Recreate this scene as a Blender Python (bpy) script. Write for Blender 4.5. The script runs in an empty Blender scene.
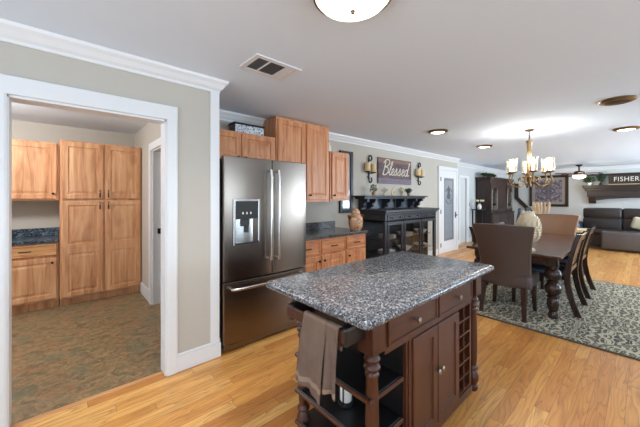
import bpy, bmesh, math, random
from mathutils import Vector, Matrix
random.seed(7)
PI = math.pi
S = bpy.context.scene
COL = S.collection

# ------------------------------------------------------------------ camera, world, lights, exposure
cd = bpy.data.cameras.new('camera'); cam = bpy.data.objects.new('camera', cd); COL.objects.link(cam)
cd.sensor_width = 36; cd.lens = 290 / 640 * 36; cd.shift_y = -16.5 / 640
cd.clip_start = 0.05; cd.clip_end = 200
cam.location = (0, 0, 1.415)
cam.rotation_euler = (PI / 2, 0, math.radians(48.2) - PI / 2)
S.camera = cam

w = bpy.data.worlds.new('daylight'); S.world = w; w.use_nodes = True
bg = w.node_tree.nodes['Background']; bg.inputs[0].default_value = (0.76, 0.88, 1.0, 1); bg.inputs[1].default_value = 1.6

def area(name, loc, rot, sx, sy, power, col=(0.70, 0.86, 1.0), spread=PI):
    l = bpy.data.lights.new(name, 'AREA'); l.shape = 'RECTANGLE'; l.size = sx; l.size_y = sy
    l.energy = power; l.color = col; l.spread = spread
    o = bpy.data.objects.new(name, l); COL.objects.link(o); o.location = loc; o.rotation_euler = rot
    return o
# fill lamps added in unseen windows, right and rear, tilted up at the ceiling
RW = (math.radians(138), 0, 0)                 # shines up and towards +Y
RW2 = (math.radians(136), 0, 0)
BW = (math.radians(138), 0, math.radians(-90)) # shines up and towards +X
RIGHT_WINDOWS = [(-1.2, 0.6, 0.9, 2.1), (1.6, 3.4, 0.9, 2.1), (6.15, 7.05, 0.05, 2.1), (7.6, 9.4, 0.5, 2.1), (10.2, 12.2, 0.5, 2.1)]  # windows out of view, put in to supply even daylight
REAR_WINDOWS = [(-3.0, -1.4, 0.8, 2.1), (-0.7, 1.7, 0.1, 2.1)]
YR, XB = -3.6, -2.6
for (a, b, c, d) in RIGHT_WINDOWS:
    area('window_daylight', ((a + b) / 2, YR - 0.02, (c + d) / 2), RW if a < 7 else RW2, b - a, d - c, (21 if a < 7 else 60) * (b - a) * (d - c))
for (a, b, c, d) in REAR_WINDOWS:
    area('window_daylight', (XB - 0.02, (a + b) / 2, (c + d) / 2), BW, b - a, d - c, 7 * (b - a) * (d - c))
S.view_settings.view_transform = 'Standard'; S.view_settings.look = 'None'
S.view_settings.gamma = 1; S.view_settings.use_curve_mapping = False
S.view_settings.exposure = 0.52

# ------------------------------------------------------------------ materials
def srgb(r, g, b):
    f = lambda c: (c / 255 / 12.92) if c / 255 <= 0.04045 else ((c / 255 + 0.055) / 1.055) ** 2.4
    return (f(r), f(g), f(b), 1)

class NT:
    def __init__(s, name):
        s.m = bpy.data.materials.new(name); s.m.use_nodes = True; s.t = s.m.node_tree
        s.p = s.t.nodes['Principled BSDF']; s.out = s.t.nodes['Material Output']
    def n(s, typ, ins=None, **props):
        x = s.t.nodes.new('ShaderNode' + typ)
        for k, v in props.items(): setattr(x, k, v)
        for k, v in (ins or {}).items():
            if hasattr(v, 'is_linked'): s.t.links.new(v, x.inputs[k])
            else: x.inputs[k].default_value = v
        return x
    def math(s, op, a, b=0.0, c=None):
        ins = {0: a, 1: b}
        if c is not None: ins[2] = c
        return s.n('Math', ins, operation=op).outputs[0]
    def ramp(s, fac, stops, interp='LINEAR'):
        r = s.n('ValToRGB', {0: fac}); e = r.color_ramp.elements; r.color_ramp.interpolation = interp
        while len(e) < len(stops): e.new(0.5)
        for i, (p, c) in enumerate(stops): e[i].position = p; e[i].color = c
        return r.outputs[0]
    def mix(s, fac, a, b, mode='MIX'):
        x = s.n('Mix', data_type='RGBA', blend_type=mode)
        for k, v in ((0, fac), (6, a), (7, b)):
            if hasattr(v, 'is_linked'): s.t.links.new(v, x.inputs[k])
            else: x.inputs[k].default_value = v
        return x.outputs[2]
    def coords(s, rnd=True):
        tc = s.n('TexCoord').outputs['Object']
        if not rnd: return tc
        oi = s.n('ObjectInfo').outputs['Random']
        off = s.n('VectorMath', {0: (7.3, 3.1, 5.7)}, operation='SCALE'); s.t.links.new(oi, off.inputs['Scale'])
        return s.n('VectorMath', {0: tc, 1: off.outputs[0]}, operation='ADD').outputs[0]
    def scaled(s, v, sc):
        return s.n('VectorMath', {0: v, 1: sc}, operation='MULTIPLY').outputs[0]
    def noise(s, v, scale, detail=4, rough=0.55, dist=0.0):
        return s.n('TexNoise', {'Vector': v, 'Scale': scale, 'Detail': detail, 'Roughness': rough, 'Distortion': dist}).outputs[0]
    def bump(s, h, strength=0.2, dist=0.01):
        b = s.n('Bump', {'Height': h, 'Strength': strength, 'Distance': dist}); s.t.links.new(b.outputs[0], s.p.inputs['Normal'])
    def set(s, **k):
        for a, v in k.items():
            i = s.p.inputs[a.replace('_', ' ')]
            if hasattr(v, 'is_linked'): s.t.links.new(v, i)
            else: i.default_value = v
        return s

def plain(name, col, rough=0.5, metal=0.0, var=0.05, scale=30, bump=0.0, **kw):
    t = NT(name); v = t.coords()
    n = t.noise(v, scale, 3)
    a = tuple(c * (1 - var) for c in col[:3]) + (1,); b = tuple(min(1, c * (1 + var)) for c in col[:3]) + (1,)
    t.set(Base_Color=t.mix(n, a, b), Roughness=rough, Metallic=metal, **kw)
    if bump: t.bump(n, bump, 0.004)
    return t.m

def wood(name, dark, mid, light, axis='z', rough=0.4, grain=1.0, knots=True):
    t = NT(name); v = t.coords()
    st = {'x': (1.2, 14, 14), 'y': (14, 1.2, 14), 'z': (14, 14, 1.2)}[axis]
    fine = {'x': (4, 160, 160), 'y': (160, 4, 160), 'z': (160, 160, 4)}[axis]
    big = t.noise(t.scaled(v, st), 1.0 * grain, 4, 0.6, 1.2)
    fn = t.noise(t.scaled(v, fine), 1.0, 2)
    f = t.math('ADD', t.math('MULTIPLY', big, 0.8), t.math('MULTIPLY', fn, 0.25))
    c = t.ramp(f, [(0.30, dark), (0.5, mid), (0.72, light)])
    if knots:
        kv = t.noise(t.scaled(v, {'x': (1, 2.5, 2.5), 'y': (2.5, 1, 2.5), 'z': (2.5, 2.5, 1)}[axis]), 2.2, 2)
        c = t.mix(t.ramp(kv, [(0.62, (0, 0, 0, 1)), (0.75, (0.6, 0.6, 0.6, 1))]), c, dark)
    t.set(Base_Color=c, Roughness=rough)
    t.bump(fn, 0.06, 0.002)
    return t.m

M = {}
M['wall'] = plain('greige wall paint', srgb(191, 185, 175), 0.75, var=0.015, scale=60)
M['wallwhite'] = plain('pale grey wall paint', srgb(205, 206, 204), 0.75, var=0.015)
M['ceil'] = plain('white ceiling paint', srgb(228, 240, 255), 0.8, var=0.01)
M['trim'] = plain('white trim paint', srgb(228, 229, 231), 0.35, var=0.01)
M['hick'] = wood('hickory vertical', srgb(160, 100, 62), srgb(204, 148, 104), srgb(226, 178, 134), 'z')
M['hickx'] = wood('hickory horizontal', srgb(158, 99, 58), srgb(199, 143, 92), srgb(222, 172, 120), 'x')
M['cherry'] = wood('oak cabinet vertical', srgb(162, 94, 54), srgb(208, 140, 94), srgb(230, 168, 120), 'z')
M['cherryx'] = wood('oak cabinet horizontal', srgb(162, 94, 54), srgb(208, 140, 94), srgb(230, 168, 120), 'x')
M['esp'] = wood('espresso wood vertical', srgb(52, 25, 14), srgb(72, 37, 23), srgb(88, 49, 32), 'z', 0.35, knots=False)
M['espx'] = wood('espresso wood horizontal', srgb(52, 25, 14), srgb(72, 37, 23), srgb(88, 49, 32), 'x', 0.35, knots=False)
M['black'] = plain('black paint', srgb(22, 20, 21), 0.4, var=0.15)
M['hutch'] = wood('black painted wood', srgb(30, 31, 36), srgb(42, 43, 49), srgb(56, 57, 64), 'x', 0.38, knots=False)
M['dwood'] = wood('dark walnut', srgb(34, 21, 16), srgb(48, 31, 24), srgb(66, 44, 34), 'z', 0.25, knots=False)
M['dwoodx'] = wood('dark walnut along x', srgb(50, 32, 24), srgb(74, 48, 36), srgb(98, 66, 50), 'x', 0.22, knots=False)
M['dwoody'] = wood('dark walnut along y', srgb(36, 25, 20), srgb(50, 36, 29), srgb(64, 47, 38), 'y', 0.4, knots=False)
M['china'] = wood('mahogany', srgb(32, 19, 15), srgb(46, 28, 23), srgb(60, 38, 31), 'z', 0.35, knots=False)
M['iron'] = plain('black iron', srgb(26, 25, 26), 0.45, 0.6, var=0.1)
M['pewter'] = plain('pewter', srgb(150, 138, 122), 0.35, 0.9, var=0.1)
M['brass'] = plain('antique brass', srgb(142, 120, 90), 0.32, 0.9, var=0.12)
M['bronze'] = plain('bronze', srgb(74, 56, 44), 0.4, 0.8, var=0.1)
M['chrome'] = plain('steel handle', srgb(205, 205, 205), 0.22, 1.0, var=0.02)
M['cream'] = plain('cream wax', srgb(222, 196, 150), 0.5, var=0.05, Subsurface_Weight=0.2)
M['whitecer'] = plain('white ceramic', srgb(235, 233, 228), 0.25, var=0.02)
M['terra'] = plain('terracotta', srgb(168, 112, 84), 0.7)
M['leaf'] = plain('leaf green', srgb(74, 92, 58), 0.6, var=0.4, scale=50)
M['leafd'] = plain('dark leaf green', srgb(50, 66, 40), 0.6, var=0.4, scale=50)
M['sage'] = plain('sage leaf', srgb(140, 142, 112), 0.7, var=0.25, scale=40)
M['petal'] = plain('cream petals', srgb(226, 214, 186), 0.7, var=0.1, scale=60)
M['pampas'] = plain('dried pampas', srgb(214, 186, 152), 0.8, var=0.15, scale=60)
M['leather'] = plain('dark brown leather', srgb(46, 36, 33), 0.38, var=0.2, scale=14, bump=0.15)
M['litleather'] = plain('lit brown leather', srgb(92, 82, 77), 0.45, var=0.15, scale=12, bump=0.15)  # lighter copy of the sofa leather, the light on the chaise put into its colour
M['parson'] = plain('brown woven upholstery', srgb(80, 66, 61), 0.6, var=0.2, scale=120, bump=0.3)
M['tanleather'] = plain('tan leather', srgb(122, 88, 64), 0.45, var=0.1, scale=20, bump=0.1)
M['navy'] = plain('slate blue seat cloth', srgb(76, 86, 104), 0.6, var=0.15)
M['navywood'] = plain('navy painted wood', srgb(40, 48, 66), 0.4, var=0.15)
M['pillow'] = plain('oatmeal linen', srgb(205, 190, 160), 0.85, var=0.1, scale=80, bump=0.3)
M['louver'] = plain('vent grey', srgb(92, 92, 94), 0.6, var=0.05)
M['dark'] = plain('shadow gap black', srgb(12, 12, 13), 0.8)
M['gap'] = plain('vent dark', srgb(84, 84, 87), 0.8)
M['nail'] = plain('nailhead', srgb(150, 130, 105), 0.3, 0.9)
M['mirror'] = plain('dark picture glass', srgb(150, 160, 175), 0.08, 0.0, var=0.1)

def emis(name, col, strength):
    t = NT(name); t.set(Base_Color=(0, 0, 0, 1), Emission_Color=col, Emission_Strength=strength); return t.m
M['bulb'] = emis('lit warm lamp', (1.0, 0.84, 0.62, 1), 7)
M['downlight'] = emis('lit downlight lens', (1.0, 0.84, 0.62, 1), 7)
M['bowl'] = emis('lit frosted bowl', (1.0, 0.95, 0.87, 1), 2.2)
M['fanbowl'] = emis('lit fan bowl', (1.0, 0.93, 0.82, 1), 2.5)

def glassmat(name, tint, refl, rough=0.05):
    t = NT(name)
    tr = t.n('BsdfTransparent', {0: tint}); gl = t.n('BsdfGlossy', {0: (1, 1, 1, 1), 'Roughness': rough})
    fc = t.n('LayerWeight', {0: 0.5}).outputs['Facing']
    f = t.math('ADD', t.math('MULTIPLY', t.math('POWER', fc, 4.0), 0.6), refl)
    mx = t.n('MixShader', {0: f, 1: tr.outputs[0], 2: gl.outputs[0]})
    t.t.links.new(mx.outputs[0], t.out.inputs[0]); return t.m
M['glass'] = glassmat('cabinet glass', (0.95, 0.96, 0.96, 1), 0.01)
M['shade'] = glassmat('ribbed glass shade', (0.97, 0.93, 0.86, 1), 0.10, 0.25)
M['pane'] = glassmat('window glass', (0.97, 0.98, 0.98, 1), 0.0, 0.02)
t = NT('frosted etched glass'); v = t.coords(False)
t.set(Base_Color=t.mix(t.noise(v, 9, 3), srgb(128, 134, 142), srgb(150, 156, 163)), Roughness=0.35); M['frost'] = t.m
M['etch'] = plain('etched line', srgb(86, 90, 98), 0.5)

# oak strip floor: strips run along X
t = NT('oak strip floor'); v = t.coords(False)
sp = t.n('SeparateXYZ', {0: v}); x, y = sp.outputs[0], sp.outputs[1]
Wd, Ln = 0.083, 1.15
yr = t.math('DIVIDE', y, Wd); row = t.math('FLOOR', yr)
wn = t.n('TexWhiteNoise', {'W': row}, noise_dimensions='1D').outputs[0]
xr = t.math('ADD', t.math('DIVIDE', x, Ln), t.math('MULTIPLY', wn, 9.0)); pl = t.math('FLOOR', xr)
cv = t.n('CombineXYZ', {0: row, 1: pl}).outputs[0]
pr = t.n('TexWhiteNoise', {'Vector': cv}, noise_dimensions='2D'); prn = pr.outputs[0]
gv = t.n('CombineXYZ', {0: t.math('ADD', t.math('MULTIPLY', x, 2.0), t.math('MULTIPLY', prn, 40.0)), 1: t.math('ADD', t.math('MULTIPLY', y, 22.0), t.math('MULTIPLY', prn, 17.0))}).outputs[0]
g1 = t.noise(gv, 1.0, 4, 0.6, 1.6)
g2 = t.noise(t.n('CombineXYZ', {0: t.math('MULTIPLY', x, 8.0), 1: t.math('MULTIPLY', y, 260.0)}).outputs[0], 1.0, 2)
gl = t.noise(t.n('CombineXYZ', {0: t.math('ADD', t.math('MULTIPLY', x, 1.1), t.math('MULTIPLY', prn, 31.0)), 1: t.math('ADD', t.math('MULTIPLY', y, 11.0), t.math('MULTIPLY', prn, 53.0))}).outputs[0], 1.0, 1.5, 0.5, 0.3)
wv = t.math('FRACT', t.math('MULTIPLY', gl, 11.0))
base = t.ramp(prn, [(0.0, srgb(198, 126, 58)), (0.35, srgb(212, 144, 70)), (0.7, srgb(224, 160, 82)), (1.0, srgb(238, 184, 108))])
c = t.mix(t.ramp(g1, [(0.46, (0, 0, 0, 1)), (0.66, (0.42, 0.42, 0.42, 1))]), base, srgb(164, 96, 46))
c = t.mix(t.math('MULTIPLY', t.math('POWER', t.math('SUBTRACT', 1.0, wv), 4.0), 0.55), c, srgb(134, 74, 34))
c = t.mix(t.math('MULTIPLY', g2, 0.16), c, srgb(232, 186, 132))
ey = t.math('ABSOLUTE', t.math('SUBTRACT', t.math('FRACT', yr), 0.5)); ex = t.math('ABSOLUTE', t.math('SUBTRACT', t.math('FRACT', xr), 0.5))
seam = t.math('MAXIMUM', t.math('GREATER_THAN', ey, 0.487), t.math('GREATER_THAN', ex, 0.4987))
c = t.mix(t.math('MULTIPLY', seam, 0.6), c, srgb(96, 56, 28))
t.set(Base_Color=c, Roughness=t.ramp(g1, [(0, (0.27,) * 3 + (1,)), (1, (0.42,) * 3 + (1,))]), Specular_IOR_Level=0.4); t.bump(seam, -0.15, 0.002)
M['floor'] = t.m

# slate look vinyl of the pantry
t = NT('slate tile floor'); v = t.coords(False)
n1 = t.noise(t.scaled(v, (3.4, 4.0, 1)), 2.6, 9, 0.68, 0.8); n2 = t.noise(t.scaled(v, (4, 5, 1)), 3.2, 8, 0.75, 0.5); n3 = t.noise(v, 4.5, 3)
c = t.ramp(n1, [(0.30, srgb(88, 74, 56)), (0.43, srgb(124, 102, 74)), (0.52, srgb(164, 136, 98)), (0.60, srgb(142, 104, 72)), (0.66, srgb(116, 118, 88))])
c = t.mix(t.ramp(n2, [(0.40, (0, 0, 0, 1)), (0.62, (0.55,) * 3 + (1,))]), c, srgb(84, 78, 56))
c = t.mix(t.ramp(n3, [(0.52, (0, 0, 0, 1)), (0.66, (0.6,) * 3 + (1,))]), c, srgb(104, 112, 88))
c = t.mix(t.ramp(t.noise(v, 5.5, 4, 0.6, 0.5), [(0.56, (0, 0, 0, 1)), (0.68, (0.55,) * 3 + (1,))]), c, srgb(150, 92, 60))
c = t.mix(t.ramp(t.noise(v, 30, 6, 0.7), [(0.55, (0, 0, 0, 1)), (0.7, (0.6,) * 3 + (1,))]), c, srgb(176, 148, 110))
t.set(Base_Color=c, Roughness=0.42); t.bump(n2, 0.25, 0.004); M['slate'] = t.m

def granite(name, cols, sc=1.0):
    t = NT(name); v = t.coords(False)
    d = t.n('TexNoise', {'Vector': v, 'Scale': 60.0 * sc, 'Detail': 3.0}).outputs['Color']
    v2 = t.n('VectorMath', {0: v, 1: t.scaled(d, (0.012, 0.012, 0.012))}, operation='ADD').outputs[0]
    vo = t.n('TexVoronoi', {'Vector': v2, 'Scale': 95.0 * sc}).outputs['Color']
    r = t.n('SeparateColor', {0: vo}).outputs[0]
    n = t.noise(v, 26 * sc, 5, 0.7)
    f = t.math('ADD', t.math('MULTIPLY', r, 0.55), t.math('MULTIPLY', n, 0.5))
    k = len(cols)
    c = t.ramp(f, [(0.22 + 0.56 * i / (k - 1), q) for i, q in enumerate(cols)])
    r2 = t.n('SeparateColor', {0: t.n('TexVoronoi', {'Vector': v2, 'Scale': 160.0 * sc}).outputs['Color']}).outputs[1]
    c = t.mix(t.math('GREATER_THAN', r2, 0.86), c, cols[0])
    t.set(Base_Color=c, Roughness=0.22); return t.m
M['granite'] = granite('blue grey granite', [srgb(32, 33, 39), srgb(74, 77, 85), srgb(102, 105, 113), srgb(116, 114, 113), srgb(162, 163, 167)], 1.35)
M['granited'] = granite('dark granite', [srgb(22, 24, 32), srgb(50, 52, 62), srgb(88, 86, 90), srgb(120, 110, 104)])
M['granblue'] = granite('navy granite', [srgb(16, 24, 34), srgb(34, 48, 62), srgb(60, 76, 92), srgb(110, 120, 128)], 0.7)

# brushed darker stainless steel
t = NT('dark stainless steel'); v = t.coords()
n = t.noise(t.scaled(v, (220, 220, 1.5)), 1.0, 3)
t.set(Base_Color=t.mix(n, srgb(124, 114, 106), srgb(134, 124, 116)), Metallic=1.0, Roughness=t.ramp(n, [(0, (0.23,) * 3 + (1,)), (1, (0.27,) * 3 + (1,))]))
M['steel'] = t.m
M['steeldark'] = plain('graphite steel side', srgb(58, 58, 60), 0.45, 0.5)

# damask rug
t = NT('damask rug'); v = t.coords(False)
dn = t.n('TexNoise', {'Vector': v, 'Scale': 2.4, 'Detail': 2.0}).outputs['Color']
sp = t.n('SeparateXYZ', {0: v}); x, y = sp.outputs[0], sp.outputs[1]
T = 1.0
fx = t.math('SUBTRACT', t.math('FRACT', t.math('ADD', t.math('DIVIDE', x, T), 0.62)), 0.5); fy = t.math('SUBTRACT', t.math('FRACT', t.math('ADD', t.math('DIVIDE', y, T), 0.11)), 0.5)
ax, ay = t.math('ABSOLUTE', fx), t.math('ABSOLUTE', fy)
mv = t.n('CombineXYZ', {0: ax, 1: ay}).outputs[0]
mv2 = t.n('VectorMath', {0: mv, 1: t.scaled(t.n('TexNoise', {'Vector': mv, 'Scale': 5.0, 'Detail': 2.0}).outputs['Color'], (0.20, 0.20, 0))}, operation='ADD').outputs[0]
by = t.math('SUBTRACT', 0.5, ay)
rad = t.math('SQRT', t.math('ADD', t.math('MULTIPLY', ax, ax), t.math('MULTIPLY', by, by)))
vo = t.n('TexVoronoi', {'Vector': t.scaled(mv2, (1.0, 1.5, 1)), 'Scale': 20.0}, feature='DISTANCE_TO_EDGE').outputs[0]
wv = t.n('TexWave', {'Vector': mv2, 'Scale': 5.5, 'Distortion': 4.0, 'Detail': 1.0, 'Detail Scale': 2.5}, wave_type='RINGS').outputs[0]
leafs = t.math('GREATER_THAN', vo, 0.045)
scroll = t.math('GREATER_THAN', wv, 0.14)
inner = t.math('LESS_THAN', rad, 0.27)
pat = t.math('ADD', t.math('MULTIPLY', t.math('MULTIPLY', leafs, scroll), t.math('SUBTRACT', 1.0, inner)), t.math('MULTIPLY', t.math('MULTIPLY', leafs, t.math('GREATER_THAN', wv, 0.2)), inner))
ring = t.math('LESS_THAN', t.math('ABSOLUTE', t.math('SUBTRACT', rad, t.math('ADD', 0.285, t.math('MULTIPLY', t.math('COSINE', t.math('MULTIPLY', t.math('ARCTAN2', by, ax), 8.0)), 0.022)))), 0.018)
pat = t.math('MULTIPLY', pat, t.math('SUBTRACT', 1.0, ring))
dia = t.math('ADD', ax, ay)
line = t.math('LESS_THAN', t.math('ABSOLUTE', t.math('SUBTRACT', dia, 0.5)), 0.016)
blank = t.math('LESS_THAN', t.math('MAXIMUM', t.math('SUBTRACT', 0.5, ax), ay), 0.07)
pat = t.math('MULTIPLY', pat, t.math('SUBTRACT', 1.0, blank))
c = t.mix(pat, srgb(192, 182, 156), srgb(42, 41, 39))
c = t.mix(line, c, srgb(110, 106, 96))
c = t.mix(t.math('LESS_THAN', ay, 0.008), c, srgb(140, 134, 116))
edge = t.math('MAXIMUM', t.math('GREATER_THAN', t.math('ABSOLUTE', x), 1.475), t.math('GREATER_THAN', t.math('ABSOLUTE', y), 1.925))
c = t.mix(edge, c, srgb(52, 48, 45))
c = t.mix(t.math('MULTIPLY', t.noise(v, 180, 2), 0.3), c, srgb(150, 142, 124))
t.set(Base_Color=c, Roughness=0.95); M['rug'] = t.m

# towel, patterned things, prints
t = NT('brown terry towel'); v = t.coords(False)
n = t.noise(v, 260, 2); n2 = t.noise(v, 14, 3)
sz = t.n('SeparateXYZ', {0: v}).outputs[2]
band = t.math('LESS_THAN', t.math('ABSOLUTE', t.math('ADD', sz, 0.285)), 0.012)
c = t.mix(n2, srgb(98, 78, 66), srgb(126, 104, 90)); c = t.mix(band, c, srgb(150, 128, 112))
t.set(Base_Color=c, Roughness=0.95); t.bump(n, 0.6, 0.004); M['towel'] = t.m
t = NT('blue white lattice pattern'); v = t.coords(False)
vo = t.n('TexVoronoi', {'Vector': v, 'Scale': 34.0}, feature='DISTANCE_TO_EDGE').outputs[0]
t.set(Base_Color=t.mix(t.math('GREATER_THAN', vo, 0.14), srgb(215, 220, 226), srgb(120, 132, 150)), Roughness=0.5); M['lattice'] = t.m
t = NT('rust and tan glaze'); v = t.coords(False)
n = t.noise(v, 16, 3, 0.5, 1.5)
t.set(Base_Color=t.ramp(n, [(0.38, srgb(120, 66, 46)), (0.47, srgb(196, 160, 120)), (0.55, srgb(172, 108, 72)), (0.62, srgb(214, 186, 150))]), Roughness=0.35); M['glaze'] = t.m
t = NT('artichoke glaze'); v = t.coords(False)
t.set(Base_Color=t.mix(t.noise(v, 40, 3), srgb(216, 196, 156), srgb(240, 230, 206)), Roughness=0.45); M['arti'] = t.m
t = NT('purple ornamental print'); v = t.coords(False)
sp = t.n('SeparateXYZ', {0: v}); ay = t.math('ABSOLUTE', sp.outputs[1]); z = t.math('ABSOLUTE', sp.outputs[2])
mv = t.n('CombineXYZ', {0: ay, 1: z}).outputs[0]
n = t.noise(mv, 13, 3, 0.6, 1.0)
mx = t.math('MAXIMUM', t.math('MULTIPLY', ay, 1.0), t.math('MULTIPLY', z, 1.0))
c = t.ramp(n, [(0.40, srgb(84, 74, 86)), (0.52, srgb(112, 101, 110)), (0.60, srgb(164, 154, 150))])
c = t.mix(t.math('GREATER_THAN', mx, 0.40), c, srgb(150, 142, 134))
t.set(Base_Color=c, Roughness=0.3); M['print'] = t.m
M['mat'] = plain('cream mat board', srgb(158, 146, 130), 0.7)
t = NT('weathered plum boards'); v = t.coords(False)
sz = t.n('SeparateXYZ', {0: v}).outputs[2]
n = t.noise(t.scaled(v, (1.5, 1, 16)), 3.0, 4, 0.6, 0.6)
c = t.ramp(n, [(0.33, srgb(60, 46, 48)), (0.5, srgb(88, 70, 76)), (0.66, srgb(124, 98, 96))])
c = t.mix(t.math('LESS_THAN', sz, -0.145), c, srgb(122, 108, 122)); c = t.mix(t.math('MULTIPLY', t.math('GREATER_THAN', sz, 0.155), 0.5), c, srgb(150, 112, 92))
t.set(Base_Color=c, Roughness=0.6); M['plum'] = t.m
M['lettering'] = plain('cream lettering paint', srgb(230, 218, 202), 0.5)
M['letterlite'] = plain('faded lettering paint', srgb(176, 160, 160), 0.6)

# ------------------------------------------------------------------ mesh helpers
class MB:
    def __init__(s): s.bm = bmesh.new()
    def box(s, x0, x1, y0, y1, z0, z1, b=0.0, seg=1):
        V = [s.bm.verts.new(p) for p in ((x0, y0, z0), (x1, y0, z0), (x1, y1, z0), (x0, y1, z0), (x0, y0, z1), (x1, y0, z1), (x1, y1, z1), (x0, y1, z1))]
        F = [s.bm.faces.new([V[i] for i in q]) for q in ((0, 3, 2, 1), (4, 5, 6, 7), (0, 1, 5, 4), (1, 2, 6, 5), (2, 3, 7, 6), (3, 0, 4, 7))]
        if b > 0:
            es = set(e for f in F for e in f.edges)
            bmesh.ops.bevel(s.bm, geom=list(es), offset=min(b, 0.49 * min(abs(x1 - x0), abs(y1 - y0), abs(z1 - z0))), segments=seg, affect='EDGES', profile=0.5)
        return s
    def rings(s, R, closed=True, cap=True):
        L = [[s.bm.verts.new(p) for p in r] for r in R]
        n = len(L[0])
        for a, b in zip(L, L[1:]):
            for i in range(n if closed else n - 1):
                j = (i + 1) % n; s.bm.faces.new((a[i], a[j], b[j], b[i]))
        if cap and closed:
            s.bm.faces.new(L[0][::-1]); s.bm.faces.new(L[-1])
        return s
    def lathe(s, prof, c=(0, 0, 0), n=20, sq=1.0, cap=True):
        return s.rings([[(c[0] + r * math.cos(2 * PI * i / n), c[1] + r * sq * math.sin(2 * PI * i / n), c[2] + z) for i in range(n)] for r, z in [(max(r, 1e-4), z) for r, z in prof]], cap=cap)
    def tube(s, pts, r, n=8, flat=1.0, cap=True):
        P = [Vector(p) for p in pts]; R = []
        for i, p in enumerate(P):
            d = (P[min(i + 1, len(P) - 1)] - P[max(i - 1, 0)]).normalized()
            up = Vector((0, 0, 1)) if abs(d.z) < 0.95 else Vector((0, 1, 0))
            a = d.cross(up).normalized(); b = a.cross(d).normalized()
            q = r[i] if isinstance(r, (list, tuple)) else r
            R.append([p + a * q * math.cos(2 * PI * k / n) + b * q * flat * math.sin(2 * PI * k / n) for k in range(n)])
        return s.rings(R, cap=cap)
    def prism(s, poly, axis, a, b):
        f = {'x': lambda u, v, k: (k, u, v), 'y': lambda u, v, k: (u, k, v), 'z': lambda u, v, k: (u, v, k)}[axis]
        return s.rings([[f(u, v, a) for u, v in poly], [f(u, v, b) for u, v in poly]])
    def ball(s, c, r, sx=1, sy=1, sz=1, n=14, m=9):
        return s.rings([[(c[0] + r * sx * math.sin(th) * math.cos(2 * PI * i / n), c[1] + r * sy * math.sin(th) * math.sin(2 * PI * i / n), c[2] - r * sz * math.cos(th)) for i in range(n)] for th in [max(0.03, min(PI - 0.03, PI * k / m)) for k in range(m + 1)]])
    def panel(s, x0, x1, z0, z1, yf, t, rail=0.055, raised=True):
        """A framed door or drawer front facing -Y: back at yf+t, front at yf."""
        L = [(0, t), (0, 0.004), (0.004, 0)]
        if rail: q = min(.012, t * .5); L += [(rail, 0), (rail + 0.004, q)]
        if rail and raised: L += [(rail + 0.014, q), (rail + 0.045, 0.003)]
        s.rings([[(x0 + i, yf + d, z0 + i), (x1 - i, yf + d, z0 + i), (x1 - i, yf + d, z1 - i), (x0 + i, yf + d, z1 - i)] for i, d in L])
        return s
    def build(s, name, mat, parent=None, loc=None, smooth=None, rotz=None):
        bmesh.ops.recalc_face_normals(s.bm, faces=s.bm.faces[:])
        me = bpy.data.meshes.new(name); s.bm.to_mesh(me); s.bm.free()
        me.materials.append(M[mat] if isinstance(mat, str) else mat)
        if smooth:
            me.polygons.foreach_set('use_smooth', [True] * len(me.polygons)); me.set_sharp_from_angle(angle=math.radians(smooth))
        o = bpy.data.objects.new(name, me); COL.objects.link(o)
        if parent: o.parent = parent
        if loc: o.location = loc
        if rotz: o.rotation_euler.z = rotz
        return o

def tag(o, label, cat, group=None, kind=None):
    o['label'] = label; o['category'] = cat
    if group: o['group'] = group
    if kind: o['kind'] = kind
    return o
def thing(name, label, cat, loc=(0, 0, 0), rotz=0.0, group=None):
    o = bpy.data.objects.new(name, None); o.empty_display_size = 0.1; COL.objects.link(o)
    o.location = loc; o.rotation_euler.z = rotz
    return tag(o, label, cat, group)
def struct(o):
    o['kind'] = 'structure'; return o
def copy_tree(o, label=None, loc=None, rotz=None):
    c = o.copy(); COL.objects.link(c)
    if label: c['label'] = label
    if loc: c.location = loc
    if rotz is not None: c.rotation_euler.z = rotz
    for ch in list(o.children):
        d = ch.copy(); COL.objects.link(d); d.parent = c
        for g in list(ch.children):
            e = g.copy(); COL.objects.link(e); e.parent = d
    return c
def arc(cx, cz, r, a0, a1, n=10, y=0.0, plane='xz'):
    out = []
    for i in range(n + 1):
        a = math.radians(a0 + (a1 - a0) * i / n)
        u, v = cx + r * math.cos(a), cz + r * math.sin(a)
        out.append((u, y, v) if plane == 'xz' else (y, u, v))
    return out

# ------------------------------------------------------------------ the shell
H = 2.44
YA, YA2 = 2.53, 2.65          # doorway wall
YB, YB2, YBN = 3.38, 3.50, 3.70  # kitchen wall, and the same wall set back further on
XF = 13.6
XE = 1.045                    # end of the doorway wall
struct(MB().box(XB, XF, YR, YA + 0.055, -0.05, 0).box(XE - .1, XF, YA + .055, YB2, -0.05, 0).box(7.9, XF, YB2, YBN + .1, -0.05, 0).build('floor', 'floor'))
struct(MB().box(-2.6, 0.9, YA + 0.055, 5.7, -0.05, 0.0).box(.9, 2.4, YB2, 5.7, -.05, 0).build('floor', 'slate'))
struct(MB().box(XB, XF, YR, 5.8, H, H + 0.08).build('ceiling', 'ceil'))
wl = MB().box(XB, -0.250, YA, YA2, 0, H).box(-0.250, 0.632, YA, YA2, 2.03, H).box(0.632, XE - 0.14, YA, YA2, 0, H).box(XE - 0.14, XE, YA, YB, 0, H)
struct(wl.build('wall_left', 'wall'))
struct(MB().box(XE - 0.14, 8.0, YB, YB2, 0, H).build('wall_back', 'wall'))
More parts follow.
